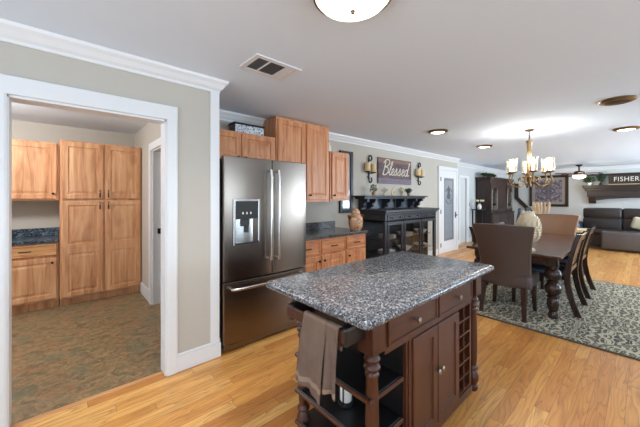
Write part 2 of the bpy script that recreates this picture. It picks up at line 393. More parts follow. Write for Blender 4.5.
struct(MB().box(7.9, 8.0, YB2, YBN, 0, H).box(8.0, 8.95, YBN, YBN + .1, 0, H).box(8.95, 9.42, YBN, YBN + .1, 2.0, H).box(9.42, XF, YBN, YBN + .1, 0, H).build('wall_back', 'wallwhite'))
struct(MB().box(XF, XF + 0.1, YR, YBN + 0.1, 0, H).build('wall_far', 'wallwhite'))
def wall_with(openings, axis, pos, a0, a1, name, mat):
    m = MB(); th = 0.12
    def add(u0, u1, z0, z1):
        if u1 - u0 < 1e-3 or z1 - z0 < 1e-3: return
        if axis == 'x': m.box(u0, u1, pos - th, pos, z0, z1)
        else: m.box(pos - th, pos, u0, u1, z0, z1)
    cur = a0
    for (a, b, c, d) in openings:
        add(cur, a, 0, H); add(a, b, 0, c); add(a, b, d, H); cur = b
    add(cur, a1, 0, H)
    return struct(m.build(name, mat))
wall_with(RIGHT_WINDOWS, 'x', YR, XB, XF, 'wall_right', 'wall')
wall_with(REAR_WINDOWS, 'y', XB, YR, YA2, 'wall_rear', 'wall')
for k, (a, b, c, d) in enumerate(RIGHT_WINDOWS + REAR_WINDOWS):
    m = MB(); right = k < len(RIGHT_WINDOWS)
    def seg(u0, u1, z0, z1):
        if right: m.box(u0, u1, YR - .09, YR + .01, z0, z1)
        else: m.box(XB - .09, XB + .01, u0, u1, z0, z1)
    seg(a, a + .06, c, d); seg(b - .06, b, c, d); seg(a + .06, b - .06, c, c + .06); seg(a + .06, b - .06, d - .06, d)
    if b - a > 1.2: seg((a + b) / 2 - .03, (a + b) / 2 + .03, c + .06, d - .06)
    f = struct(m.build('window_%d' % (k + 1), 'trim'))
    g = MB()
    if right: g.box(a + .06, b - .06, YR - .07, YR - .064, c + .06, d - .06)
    else: g.box(XB - .07, XB - .064, a + .06, b - .06, c + .06, d - .06)
    g.build('glass_pane', 'pane', f)
# pantry room
struct(MB().box(-2.6, 0.9, 5.58, 5.7, 0, H).build('wall_pantry', 'wall'))
struct(MB().box(0.9, 1.0, 4.32, 5.7, 0, H).box(0.9, 1.0, 3.48, 4.32, 2.03, H).box(.9, 1.0, YB2, 3.52, 0, H).build('wall_pantry', 'wall'))
struct(MB().box(-2.7, -2.6, YA2, 5.7, 0, H).build('wall_pantry', 'wall'))
struct(MB().box(1.0, 2.4, 5.6, 5.7, 0, H).build('wall_side', 'wall'))
struct(MB().box(2.4, 2.5, YB2, 5.7, 0, H).build('wall_side', 'wall'))

# crown moulding: profile (out from wall, z)
CR = [(0, 2.335), (0.012, 2.335), (0.014, 2.355), (0.03, 2.37), (0.048, 2.40), (0.066, 2.42), (0.072, 2.44), (0, 2.44)]
m = MB()
out = [[(XB, YA - d, z) for d, z in CR], [(XE + d, YA - d, z) for d, z in CR], [(XE + d, YB - d, z) for d, z in CR], [(8.0 + d, YB - d, z) for d, z in CR], [(8.0 + d, YBN - d, z) for d, z in CR], [(XF - d, YBN - d, z) for d, z in CR], [(XF - d, YR, z) for d, z in CR]]
m.rings(out)
struct(m.build('trim_1', 'trim'))
# baseboards
m = MB()
m.box(0.704, XE + .018, YA - .018, YA, 0, 0.12).box(0.704, XE + .012, YA - .012, YA, 0.12, 0.142, 0.004).box(XE, XE + .018, YA, 2.6, 0, 0.15)
struct(m.build('baseboard_left', 'trim'))
struct(MB().box(XE - .072, XE + .006, YA - .012, YA, 0.14, 2.335).box(XE, XE + .012, YA, 2.62, .15, 2.335).build('trim_2', 'trim'))
struct(MB().box(5.7, 6.9, YB - .018, YB, 0, .14).box(7.95, 8.018, YB - .018, YB, 0, .14).box(8.0, 8.018, YB, YBN, 0, .14).box(8.018, 8.85, YBN - .018, YBN, 0, .14).box(9.55, XF, YBN - .018, YBN, 0, .14).build('baseboard_back', 'trim'))
struct(MB().box(XF - .018, XF, YR, YBN - .018, 0, .14).build('baseboard_far', 'trim'))
struct(MB().box(.882, .9, 4.42, 4.99, 0, .15).build('baseboard_pantry', 'trim'))
# cased opening of the doorway wall: jamb + casing
m = MB()
m.box(-0.250, -0.230, YA - .004, YA2 + .004, 0, 2.03).box(0.614, 0.632, YA - .004, YA2 + .004, 0, 2.03).box(-.250, .632, YA - .004, YA2 + .004, 2.012, 2.034)
for x0, x1 in ((-.343, -.237), (.624, .704)):
    m.prism([(x0, YA), (x0, YA - .018), (x0 + .012, YA - .024), (x1 - .012, YA - .024), (x1, YA - .018), (x1, YA)], 'z', 0, 2.03)
m.box(-.343, .704, YA - .024, YA, 2.026, 2.138, .004)
struct(m.build('trim_3', 'trim'))
struct(MB().box(-.230, .614, YA + .035, YA + .075, 0, .006).build('trim_4', 'hickx'))
# pantry side door (standing open behind its casing)
m = MB()
m.box(.876, .9, 4.32, 4.42, 0, 2.03).box(.876, .9, 3.48, 4.42, 2.03, 2.12).box(.9, 1.0, 4.30, 4.32, 0, 2.03).box(.9, 1.0, 3.5, 4.32, 2.01, 2.03)
struct(m.build('trim_5', 'trim'))
d = struct(MB().box(1.0, 1.76, 4.262, 4.298, .01, 2.01, .002).build('door_3', 'trim'))
MB().box(.955, .999, 4.27, 4.297, .93, 1.0).build('latch_plate', 'iron', d)
# hall doorway further along the back wall
m = MB()
m.box(8.86, 8.95, YBN - .02, YBN, 0, 2.07).box(9.42, 9.6, YBN - .02, YBN, 0, 2.07).box(8.95, 9.42, YBN - .02, YBN, 1.99, 2.07)
struct(m.build('trim_6', 'trim'))
struct(MB().box(8.95, 9.42, YBN + .03, YBN + .07, .01, 1.99).build('door_2', 'wallwhite'))
# dark wood boards on the far wall: a level band, and the stair string with its kink
struct(MB().box(XF - .05, XF, -3.2, 1.95, 2.135, 2.19, .006).build('trim_7', 'dwoody'))
ps = [(3.34, 1.95), (3.47, 1.95), (3.47, 1.36), (2.64, .43), (2.56, .53), (3.34, 1.41)]
struct(MB().prism(ps, 'x', XF - .06, XF).build('trim_8', 'dwoody'))

# frosted door in the kitchen wall
dx0, dx1, dz1 = 6.98, 7.90, 2.09
m = MB().box(dx0 - .09, dx0, YB - .035, YB - .0, 0, dz1 + .09).box(dx1, dx1 + .09, YB - .035, YB, 0, dz1 + .09).box(dx0, dx1, YB - .035, YB, dz1, dz1 + .09)
struct(m.build('trim_9', 'trim'))
dr = MB()
gx0, gx1, gz0, gz1 = 7.17, 7.73, .30, 1.90
dr.box(dx0 + .004, gx0, YB - .03, YB - .002, .01, dz1 - .004).box(gx1, dx1 - .004, YB - .03, YB - .002, .01, dz1 - .004).box(gx0, gx1, YB - .03, YB - .002, .01, gz0).box(gx0, gx1, YB - .03, YB - .002, gz1, dz1 - .004)
door = struct(dr.build('door_1', 'trim'))
MB().box(gx0, gx1, YB - .02, YB - .01, gz0, gz1).build('glass_pane', 'frost', door)
m = MB()
for i in (.03, .05):
    yy = YB - .0215
    m.box(gx0 + i, gx0 + i + .008, yy, yy + .002, gz0 + i, gz1 - i).box(gx1 - i - .008, gx1 - i, yy, yy + .002, gz0 + i, gz1 - i).box(gx0 + i, gx1 - i, yy, yy + .002, gz0 + i, gz0 + i + .008).box(gx0 + i, gx1 - i, yy, yy + .002, gz1 - i - .008, gz1 - i)
m.prism([(7.38, 1.36), (7.52, 1.36), (7.55, 1.44), (7.50, 1.52), (7.53, 1.60), (7.45, 1.72), (7.37, 1.60), (7.40, 1.52), (7.35, 1.44)], 'y', YB - .0225, YB - .020)
m.tube(arc(7.45, 1.45, .2, 30, 150, 10, YB - .0215), .008, 6).tube(arc(7.45, 1.40, .16, 200, 340, 10, YB - .0215), .007, 6)
m.build('etched_border', 'etch', door)
m = MB().tube([(7.83, YB - .03, .94), (7.83, YB - .075, .94), (7.72, YB - .078, .94)], .014).lathe([(.03, 0), (.03, .02)], (7.83, YB - .04, .93))
m.box(7.805, 7.855, YB - .036, YB - .03, .86, 1.02); m.build('door_lever', 'iron', door)
for z in (.22, 1.05, 1.86): MB().box(dx0 - .006, dx0 + .016, YB - .044, YB - .03, z - .05, z + .05).build('hinge', 'iron', door)

# ------------------------------------------------------------------ kitchen island
IX0, IX1, IY0, IY1 = 1.03, 2.315, .80, 1.40
isl = thing('kitchen_island', 'dark brown kitchen island with granite top, turned legs and wine rack', 'kitchen island', (1.6, 1.09, 0))
ox, oy = 1.6, 1.09
class IMB(MB):
    def build(s, name, mat, parent=isl, **k):
        bmesh.ops.translate(s.bm, verts=s.bm.verts[:], vec=(-ox, -oy, 0)); return MB.build(s, name, mat, parent, **k)
# countertop with rounded corners and eased edge
def rrect(x0, x1, y0, y1, r, n=6):
    P = []
    for cx, cy, a in ((x1 - r, y1 - r, 0), (x0 + r, y1 - r, 90), (x0 + r, y0 + r, 180), (x1 - r, y0 + r, 270)):
        for i in range(n + 1):
            q = math.radians(a + 90 * i / n); P.append((cx + r * math.cos(q), cy + r * math.sin(q)))
    return P
R = []
for i, z in ((.016, .877), (.008, .882), (.002, .889), (0, .896), (.001, .906), (.006, .914), (.014, .918), (.02, .92)):
    R.append([(px, py, z) for px, py in rrect(.895 + i, 2.362 - i, .722 + i, 1.498 - i, .03 - i * .6)])
IMB().rings(R).build('countertop', 'granite', smooth=50)
LEG = [(.040, .70), (.030, .695), (.026, .688), (.035, .678), (.039, .668), (.035, .658), (.026, .650), (.037, .640), (.040, .628), (.034, .616), (.027, .608), (.034, .598), (.034, .590), (.028, .58),
       (.029, .52), (.032, .40), (.032, .30), (.029, .22), (.025, .185), (.037, .170), (.037, .160), (.026, .148), (.03, .14), (.041, .11), (.042, .085), (.035, .06), (.026, .045), (.036, .035), (.037, .015), (.03, 0)]
for lx, ly in ((IX0 + .05, IY0 + .045), (IX1 - .05, IY0 + .045), (IX0 + .05, IY1 - .045), (IX1 - .05, IY1 - .045)):
    IMB().box(lx - .048, lx + .048, ly - .043, ly + .043, .70, .876, .003).lathe(LEG[::-1], (lx, ly, 0), 20).build('leg', 'esp', smooth=40)
# carcass: floors, dividers, back, rails
XD, XM, XR = 1.335, 1.63, 1.925
m = IMB().box(XD, XR + .20, IY0 + .02, IY1 - .02, .05, .10).box(XD - .018, XD, IY0 + .012, IY1 - .01, .05, .876).box(XR, XR + .014, IY0 + .012, IY1 - .01, .05, .876).box(XR + .20, XR + .225, IY0 + .012, IY1 - .01, .05, .876)
m.box(XD, XR + .20, IY1 - .03, IY1 - .01, .05, .876).box(IX0 + .10, XD, IY1 - .03, IY1 - .01, .70, .876).box(XR + .225, IX1 - .098, IY0 + .03, IY1 - .03, .70, .876).box(XR, XR + .2, 1.02, 1.03, .1, .69)
m.box(XD - .018, XR + .225, IY0 + .005, IY0 + .02, .05, .10).box(1.127, XR + .215, IY0 + .006, IY0 + .02, .678, .705).box(1.127, XR + .215, IY0 + .006, IY0 + .02, .85, .876).box(1.127, 1.15, IY0 + .006, IY0 + .02, .705, .85).box(XM - .005, XM + .02, IY0 + .006, IY0 + .02, .705, .85).box(2.125, 2.14, IY0 + .006, IY0 + .02, .705, .85).box(1.127, XR + .2, IY0 + .1, IY0 + .11, .70, .876).box(XD, XD + .035, IY0 + .006, IY0 + .02, .10, .678)
m.build('body', 'esp')
IMB().box(IX0 + .02, IX0 + .04, IY0 + .09, IY1 - .09, .69, .876).build('end_apron', 'black')
IMB().box(XD - .024, XD - .0185, IY0 + .03, IY1 - .03, .11, .69).build('inner_panel', 'black')
for z in (.10, .285, .495):
    f = IMB().box(IX0 + .014, XD - .025, IY0 + .034, IY1 - .02, z - .022, z, .003).build('shelf', 'black')
    IMB().box(IX0 + .004, XD - .025, IY0 + .020, IY0 + .033, z - .022, z, .003).build('shelf_edge', 'espx', f)
    IMB().box(IX0 + .002, IX0 + .013, IY0 + .034, IY1 - .02, z - .022, z, .003).build('shelf_edge', 'espx', f)
for x0, x1, z0, z1 in ((1.144, XM - .002, .71, .845), (XM + .017, 2.132, .71, .845)):
    f = IMB().panel(x0, x1, z0, z1, IY0 - .006, .012, .014, False).build('drawer', 'espx')
    xx = (x0 + x1) / 2; zz = (z0 + z1) / 2
    k = IMB(); k.tube([(xx, IY0 - .004, zz), (xx, IY0 - .016, zz), (xx, IY0 - .02, zz), (xx, IY0 - .028, zz), (xx, IY0 - .034, zz)], [.007, .006, .014, .016, .009], 12)
    k.build('knob', 'pewter', f, smooth=40)
for x0, x1, kx in ((XD + .03, XM - .003, XM - .022), (XM + .003, XR - .005, XM + .022)):
    f = IMB().panel(x0, x1, .105, .675, IY0 - .004, .016, .05, False).build('door', 'esp')
    k = IMB(); k.tube([(kx, IY0 - .002, .42), (kx, IY0 - .014, .42), (kx, IY0 - .018, .42), (kx, IY0 - .026, .42), (kx, IY0 - .032, .42)], [.007, .006, .014, .016, .009], 12)
    k.build('knob', 'pewter', f, smooth=40)
m = IMB()
for i in range(7): m.box(XR + .014, XR + .20, IY0 + .012, 1.02, .105 + i * .0945, .114 + i * .0945)
m.box(XR + .1, XR + .11, IY0 + .012, 1.02, .11, .678)
m.build('wine_rack', 'esp')
# towel rail on the end: rail board on two bracket arms
for y0 in (.845, 1.225):
    IMB().box(.90, IX0 + .0195, y0, y0 + .05, .765, .852, .014, 2).build('towel_bracket', 'black')
IMB().box(.894, .912, .855, 1.265, .785, .842, .004).build('towel_rail', 'esp')

# towel hung over the rail
tw = thing('hand_towel', 'brown terry hand towel folded over the rail on the end of the kitchen island', 'towel', (.903, 1.0, .842))
def towel(y0, y1, drop, off, seed):
    m = MB(); N = 26; prof = []
    for k in range(N + 1):
        s = k / N; prof.append((-.015 - .006 * math.sin(s * PI), .006 - s * drop))
    back = [(.014, -.10 * q) for q in (1, .66, .33, 0)]
    path = back + [(.012, .006), (.004, .011), (-.006, .012)] + prof
    rows = []
    for (dx, dz) in path:
        s = max(0, -dz) / drop; row = []
        for i in range(13):
            u = i / 12; yy = y0 + (y1 - y0) * u; yy = (yy - (y0 + y1) / 2) * (1 + .16 * s) + (y0 + y1) / 2 + .02 * s
            xx = dx - (.010 * math.sin(u * 9 + seed) + .007 * math.sin(u * 17 + seed * 2)) * s * (1 if dx < 0 else .2) - off * s * (1 if dx < 0 else 0) - .012 * s
            row.append((xx, yy, dz - .012 * s * math.sin(u * 5 + seed)))
        rows.append(row)
    m.rings(rows, closed=False, cap=False)
    return m
for y0, y1, dr_, off, sd in ((-.055, .11, .335, .018, 1.0), (-.125, -.025, .31, .0, 3.1)):
    o = towel(y0, y1, dr_, off, sd).build('towel_fold', 'towel', tw, smooth=60)
    md = o.modifiers.new('thick', 'SOLIDIFY'); md.thickness = .007; md.offset = 0

# things on the island's lower shelves
j = thing('candle_jar', 'white candle jar in a black wire stand between the open shelves of the island', 'candle', (1.165, 1.09, .285))
MB().lathe([(.030, .02), (.033, .025), (.033, .135), (.03, .14)], n=24).build('jar', 'whitecer', j, smooth=40)
m = MB().lathe([(.042, 0), (.042, .006), (.038, .02), (.034, .0195)], n=20)
for a in (200, 320, 80): m.tube([(.038 * math.cos(math.radians(a)), .038 * math.sin(math.radians(a)), .0), (.039 * math.cos(math.radians(a)), .039 * math.sin(math.radians(a)), .11)], .004, 6)
m.build('wire_stand', 'iron', j)

# ------------------------------------------------------------------ refrigerator
fr = thing('refrigerator', 'dark stainless french door refrigerator with water dispenser and bottom freezer', 'refrigerator', (1.53, 2.9, 0))
def F(m, name, mat, parent=fr, **k):
    bmesh.ops.translate(m.bm, verts=m.bm.verts[:], vec=(-1.53, -2.9, 0)); return m.build(name, mat, parent, **k)
FX0, FX1, FY = 1.08, 2.03, 2.475
F(MB().box(FX0 - .012, FX1 - .045, 2.57, 3.32, .03, 1.765, .006).box(FX0 + .02, FX1 - .045, 2.53, 2.57, .09, 1.75).box(FX0 + .05, FX1 - .05, 2.56, 3.2, 0, .03), 'body', 'steeldark')
def fdoor(x0, x1, z0, z1, bow=.022, n=14):
    xm, hw = (FX0 + FX1) / 2, (FX1 - FX0) / 2
    def yf(x): return FY + bow * ((x - xm) / hw) ** 2
    out = []
    for i in range(n + 1): x = x0 + (x1 - x0) * i / n; out.append((x, yf(x)))
    out[0] = (x0, yf(x0) + .012); out.insert(1, (x0 + .008, yf(x0) + .001)); out[-1] = (x1, yf(x1) + .012); out.insert(-1, (x1 - .008, yf(x1) + .001))
    poly = out + [(x1, 2.54), (x0, 2.54)]
    m = MB(); m.rings([[(a, b, z0) for a, b in poly], [(a, b, z1 - .006) for a, b in poly], [(a * .998 + xm * .002, b + .006 if b < 2.53 else b, z1) for a, b in poly]])
    return m
xm = 1.578
dl = F(fdoor(FX0, xm - .003, .655, 1.785), 'door', 'steel', smooth=30)
drr = F(fdoor(xm + .003, FX1, .655, 1.785), 'door', 'steel', smooth=30)
fz = F(fdoor(FX0, FX1, .085, .64), 'freezer_drawer', 'steel', smooth=30)
F(MB().box(FX0 + .005, FX1 - .005, FY + .02, 2.56, .035, .082, .004), 'kick_plate', 'steel')
def handle(m, pts, r=.013):
    m.tube(pts, r, 12); return m
for hx, d in ((xm - .045, dl), (xm + .045, drr)):
    m = MB().tube([(hx, FY - .045, .80), (hx, FY - .055, .86), (hx, FY - .055, 1.60), (hx, FY - .045, 1.68)], .0135, 12)
    for z in (.81, 1.67): m.tube([(hx, FY + .004, z), (hx, FY - .046, z)], .012, 10)
    F(m, 'handle', 'chrome', d, smooth=50)
m = MB().tube([(FX0 + .05, FY - .03, .588), (FX0 + .10, FY - .058, .588), (xm, FY - .07, .588), (FX1 - .10, FY - .058, .588), (FX1 - .05, FY - .03, .588)], .0145, 12)
for x in (FX0 + .06, FX1 - .06): m.tube([(x, FY + .02, .588), (x, FY - .034, .588)], .012, 10)
F(m, 'handle', 'chrome', fz, smooth=50)
# dispenser let into the left door
a0, a1, b0, b1 = 1.165, 1.435, .975, 1.395
yd = FY - .006
m = MB()
for q in ((a0, a0 + .02, b0, b1), (a1 - .02, a1, b0, b1), (a0 + .02, a1 - .02, b1 - .02, b1), (a0 + .02, a1 - .02, b0, b0 + .02)): m.box(q[0], q[1], yd, FY + .03, q[2], q[3], .002)
dsp = F(m, 'dispenser', 'chrome', dl)
F(MB().box(a0 + .02, a1 - .02, yd + .004, FY + .02, b0 + .235, b1 - .02), 'control_panel', 'black', dsp)
m = MB()
for x in (1.25, 1.29, 1.33): F(MB().box(x, x + .012, yd + .002, yd + .004, 1.255, 1.275), 'display_icon', 'whitecer', dsp)
F(MB().box(1.255, 1.345, yd - .003, yd, 1.378, 1.392, .001), 'badge', 'chrome', dl)
R = []
for k in range(11):
    a = PI * k / 10
    R.append([(a0 + .02 + (a1 - a0 - .04) * k / 10, FY + .012 - .012 * math.sin(a), z) for z in (b0 + .02, b0 + .235)])
F(MB().rings(R, closed=False, cap=False), 'recess', 'chrome', dsp, smooth=60)
F(MB().box(1.23, 1.32, yd - .004, FY + .01, b0 + .17, b0 + .235, .006).box(1.265, 1.315, yd - .002, FY + .01, b0 + .11, b0 + .17, .006), 'water_paddle', 'steeldark', dsp)
F(MB().box(a0 + .018, a1 - .018, yd - .012, FY + .0, b0 + .005, b0 + .02), 'drip_tray', 'black', dsp)

# ------------------------------------------------------------------ cabinets
def pull(m, x, z, y, L=.10, vert=False, mat='iron', parent=None, org=(0, 0)):
    h = L / 2
    pts = [(x, y, z - h), (x, y - .022, z - h), (x, y - .026, z), (x, y - .022, z + h), (x, y, z + h)] if vert else [(x - h, y, z), (x - h, y - .022, z), (x, y - .026, z), (x + h, y - .022, z), (x + h, y, z)]
    m.tube([(a - org[0], b - org[1], c) for a, b, c in pts], .0065, 8)
    return m.build('handle', mat, parent, smooth=50)
def knob(x, z, y, mat, parent, org):
    m = MB(); m.tube([(x - org[0], y - org[1] - d, z) for d in (0, .012, .016, .026, .031)], [.007, .006, .014, .015, .008], 12)
    return m.build('knob', mat, parent, smooth=40)
def cabinet(name, label, cat, x0, x1, yf, yb, z0, z1, doors, drawers=(), mat='cherry', matx='cherryx', group=None, toe=False, rail=.055):
    """doors: (x0,x1,z0,z1,knobx,knobz,[split z],kind) ; drawers: (x0,x1,z0,z1,kind)"""
    org = ((x0 + x1) / 2, (yf + yb) / 2)
    t = thing(name, label, cat, (org[0], org[1], 0 if z0 < .2 else z0), 0, group)
    zb = 0 if z0 < .2 else z0
    def B(m, nm, mt, par):
        bmesh.ops.translate(m.bm, verts=m.bm.verts[:], vec=(-org[0], -org[1], -zb)); return m.build(nm, mt, par)
    m = MB()
    if toe: m.box(x0, x1, yf, yb, .10, z1, .002).box(x0, x1, yf + .06, yb, 0, .10)
    else: m.box(x0, x1, yf, yb, z0, z1, .002)
    B(m, 'carcass', mat, t)
    for d in doors:
        m = MB(); zs = [d[2]] + list(d[6] if len(d) > 6 else []) + [d[3]]
        for k in range(len(zs) - 1): m.panel(d[0], d[1], zs[k], zs[k + 1], yf - .02, .019, rail)
        o = B(m, 'door', mat, t)
        if len(d) > 7 and d[7] == 'pull':
            m = MB(); x, z, y = d[4], d[5], yf - .02
            m.tube([(x - org[0], y - org[1] - e, z - zb + f) for e, f in ((0, -.045), (.02, -.045), (.025, 0), (.02, .045), (0, .045))], .0075, 8); m.build('handle', 'iron', o, smooth=50)
        else: 
            m = MB(); m.tube([(d[4] - org[0], yf - .02 - org[1] - e, d[5] - zb) for e in (0, .012, .016, .026, .031)], [.007, .006, .014, .015, .008], 12); m.build('knob', 'iron', o, smooth=40)
    for d in drawers:
        o = B(MB().panel(d[0], d[1], d[2], d[3], yf - .02, .019, .012, False), 'drawer', matx, t)
        m = MB(); x, z, y = (d[0] + d[1]) / 2, (d[2] + d[3]) / 2, yf - .02
        m.tube([(x - org[0] + f, y - org[1] - e, z - zb) for e, f in ((0, -.05), (.02, -.05), (.025, 0), (.02, .05), (0, .05))], .0065, 8); m.build('handle', 'iron', o, smooth=50)
    return t
UY = 3.05
cabinet('wall_cabinet', 'low two door oak wall cabinet directly above the refrigerator', 'cabinet', 1.06, 1.985, UY, YB - .002, 1.82, 2.15,
        [(1.075, 1.515, 1.835, 2.135, 1.475, 1.86), (1.53, 1.965, 1.835, 2.135, 1.565, 1.86)])
cabinet('wall_cabinet', 'tallest oak wall cabinet with two doors, rising nearly to the ceiling beside the refrigerator', 'cabinet', 1.995, 2.90, UY, YB - .002, 1.345, 2.425,
        [(2.015, 2.44, 1.375, 2.395, 2.065, 1.44), (2.475, 2.885, 1.375, 2.395, 2.525, 1.44)])
cabinet('wall_cabinet', 'short single door oak wall cabinet at the right end, beside the dark picture frame', 'cabinet', 2.92, 3.325, UY, YB - .002, 1.36, 2.085,
        [(2.95, 3.30, 1.385, 2.06, 2.985, 1.44)])
BY = 2.77
for k, (a, b, lab, kx) in enumerate(((2.03, 2.475, 'oak base cabinet next to the refrigerator, drawer over one door', 2.44), (2.48, 2.945, 'middle oak base cabinet under the back counter, drawer over one door', 2.53), (2.95, 3.385, 'oak base cabinet at the right counter end, below the rust and tan jar', 3.0))):
    cabinet('base_cabinet', lab, 'cabinet', a, b, BY, YB - .002, .10, .878, [(a + .015, b - .015, .13, .66, kx, .60)], [(a + .015, b - .015, .69, .855)], toe=True, group='oak base cabinets')
ct = thing('countertop', 'dark granite worktop with a short backsplash on the oak base cabinets', 'countertop', (2.7, 3.05, .88))
MB().box(-.675, .70, -.315, .328, 0, .04, .006, 2).build('slab', 'granited', ct)
MB().box(-.675, .63, .303, .328, .041, .145, .003).build('backsplash', 'granited', ct)

# box on the fridge cabinet
b = thing('storage_box', 'black edged storage box with a blue white lattice front on the refrigerator cabinet', 'box', (1.665, 3.16, 2.15))
MB().box(-.19, .19, -.055, .09, 0.005, .105, .004).box(-.2, .2, -.065, .1, .105, .125, .004).box(-.2, .2, -.065, .1, 0, .006).build('box_body', 'black', b)
MB().box(-.185, .185, -.060, -.0555, .012, .100).build('patterned_front', 'lattice', b)
b = MB().lathe([(.045, 0), (.05, .01), (.05, .10), (.035, .115), (.03, .12), (.03, .15), (.0, .155)]).build('canister', 'whitecer', None, (3.02, 3.2, 2.085), smooth=40)
tag(b, 'small white canister standing on top of the short oak wall cabinet', 'canister')

# ------------------------------------------------------------------ pantry cabinets
PY_ = 4.98
cabinet('pantry_cabinet', 'tall hickory pantry cabinet with four doors, seen through the white cased doorway', 'cabinet', -.01, .897, PY_, 5.578, .09, 2.15,
        [(.012, .435, .12, 1.365, .40, 1.30, [.74], 'pull'), (.46, .88, .12, 1.365, .495, 1.30, [.74], 'pull'), (.012, .435, 1.39, 2.13, .40, 1.46, [], 'pull'), (.46, .88, 1.39, 2.13, .495, 1.46, [], 'pull')], mat='hick', matx='hickx', toe=True, rail=.06)
cabinet('wall_cabinet', 'hickory wall cabinet over the navy counter in the pantry', 'cabinet', -.62, -.02, 5.25, 5.578, 1.37, 2.14,
        [(-.605, -.04, 1.39, 2.12, -.075, 1.46)], mat='hick', matx='hickx', rail=.06)
cabinet('base_cabinet', 'hickory base cabinet with drawer under the navy counter in the pantry', 'cabinet', -.62, -.02, PY_ + .02, 5.578, .10, .838,
        [(-.605, -.04, .13, .65, -.08, .59)], [(-.605, -.04, .68, .82)], mat='hick', matx='hickx', toe=True, rail=.06)
ct = thing('countertop', 'navy granite counter with backsplash on the pantry base cabinet', 'countertop', (-.32, 5.28, .84))
MB().box(-.32, .30, -.31, .296, 0, .04, .005).build('slab', 'granblue', ct)
MB().box(-.32, .30, .272, .296, .041, .145, .003).build('backsplash', 'granblue', ct)

# ------------------------------------------------------------------ black hutch
HX0, HX1, HY0, HY1, HZ = 3.95, 5.68, 2.82, 3.36, 1.185
hu = thing('buffet_hutch', 'black buffet hutch with glass doors and a bracketed top shelf', 'hutch', (4.7, 3.08, 0))
def HB(m, nm, mt, par=hu, **k):
    bmesh.ops.translate(m.bm, verts=m.bm.verts[:], vec=(-4.7, -3.08, 0)); return m.build(nm, mt, par, **k)
m = MB().box(HX0, HX1, HY0, HY1, 0, .10).box(HX0, HX1, HY0, HY1, 1.0, 1.02).box(HX0 + .001, HX1 - .001, HY1 - .02, HY1, .09, HZ - .03)
for x in (HX0, HX1 - .05):
    m.box(x, x + .05, HY0, HY0 + .05, .1, HZ - .03).box(x, x + .05, HY1 - .07, HY1 - .02, .1, HZ - .03)
for z0, z1 in ((.10, .16), (1.0, 1.02), (1.115, HZ - .03)): m.box(HX0, HX0 + .03, HY0 + .05, HY1 - .05, z0, z1).box(HX1 - .03, HX1, HY0 + .05, HY1 - .05, z0, z1)
m.box(HX1 - .02, HX1 - .005, HY0 + .17, HY1 - .02, .1, HZ - .03)
m.box(HX0 + .01, HX0 + .02, HY0 + .05, HY1 - .05, 1.02, 1.115).box(HX1 - .02, HX1 - .01, HY0 + .05, HY1 - .05, 1.02, 1.115)
m.box(HX0 + .05, HX1 - .05, HY0, HY0 + .02, .985, 1.025).box(HX0 + .05, HX1 - .05, HY0, HY0 + .02, 1.115, HZ - .03)
for x in (4.48, 5.09): m.box(x - .02, x + .02, HY0, HY0 + .04, .1, HZ - .03)
HB(m, 'body', 'hutch')
HB(MB().box(HX0 - .05, HX1 + .05, HY0 - .05, HY1 + .01, HZ - .03, HZ + .012, .008, 2).box(HX0 - .025, HX1 + .025, HY0 - .025, HY1, HZ - .06, HZ - .03, .006), 'top', 'hutch')
for z in (.42, .69): HB(MB().box(HX0 + .04, HX1 - .04, HY0 + .10, HY1 - .03, z - .012, z), 'shelf', 'hutch')
HB(MB().box(HX0 + .012, HX0 + .018, HY0 + .05, HY1 - .07, .16, 1.0), 'side_glass', 'glass')
HB(MB().box(HX1 - .018, HX1 - .012, HY0 + .05, HY0 + .17, .16, 1.0), 'side_glass', 'glass')
for x0, x1 in ((HX0 + .05, 4.46), (4.50, 5.07), (5.11, HX1 - .05)):
    d = HB(MB().panel(x0 + .005, x1 - .005, 1.028, 1.112, HY0 - .012, .012, .016, False), 'drawer', 'hutch')
    for q in (.25, .75): 
        xx = x0 + (x1 - x0) * q; HB(MB().tube([(xx, HY0 - .012 - e, 1.07) for e in (0, .012, .016, .026, .031)], [.007, .006, .014, .015, .008], 10), 'knob', 'iron', d, smooth=40)
    m = MB(); r = .05
    m.box(x0 + .003, x0 + r, HY0 - .012, HY0, .11, .99).box(x1 - r, x1 - .003, HY0 - .012, HY0, .11, .99).box(x0 + r, x1 - r, HY0 - .012, HY0, .11, .17).box(x0 + r, x1 - r, HY0 - .012, HY0, .945, .99)
    d = HB(m, 'door', 'hutch')
    HB(MB().box(x0 + r, x1 - r, HY0 - .008, HY0 - .003, .17, .945), 'glass_pane', 'glass', d)
    kx = x1 - .025 if x0 < 4.8 else x0 + .025
    HB(MB().tube([(kx, HY0 - .012 - e, .5) for e in (0, .012, .016, .026, .031)], [.007, .006, .014, .015, .008], 10), 'knob', 'iron', d, smooth=40)
# gallery: back board, brackets, shelf
HB(MB().box(HX0 - .03, HX1 + .08, HY1 - .02, HY1, HZ + .012, 1.395), 'back_board', plain('blue grey panel', srgb(72, 80, 92), .3), hu)
HB(MB().box(HX0 - .17, HX1 + .21, 3.10, HY1 + .005, 1.415, 1.44, .006).box(HX0 - .13, HX1 + .17, 3.14, HY1, 1.38, 1.415, .008), 'gallery_shelf', 'hutch')
br = [(3.35, HZ + .012), (3.35, 1.38), (3.15, 1.38), (3.155, 1.33), (3.20, 1.325), (3.235, 1.30), (3.225, 1.265), (3.25, 1.235), (3.285, 1.22), (3.275, 1.18), (3.30, HZ + .012)]
for x in (3.93, 4.16, 4.60, 5.08, 5.52, 5.76):
    HB(MB().prism(br, 'x', x - .03, x + .03), 'bracket', 'hutch')
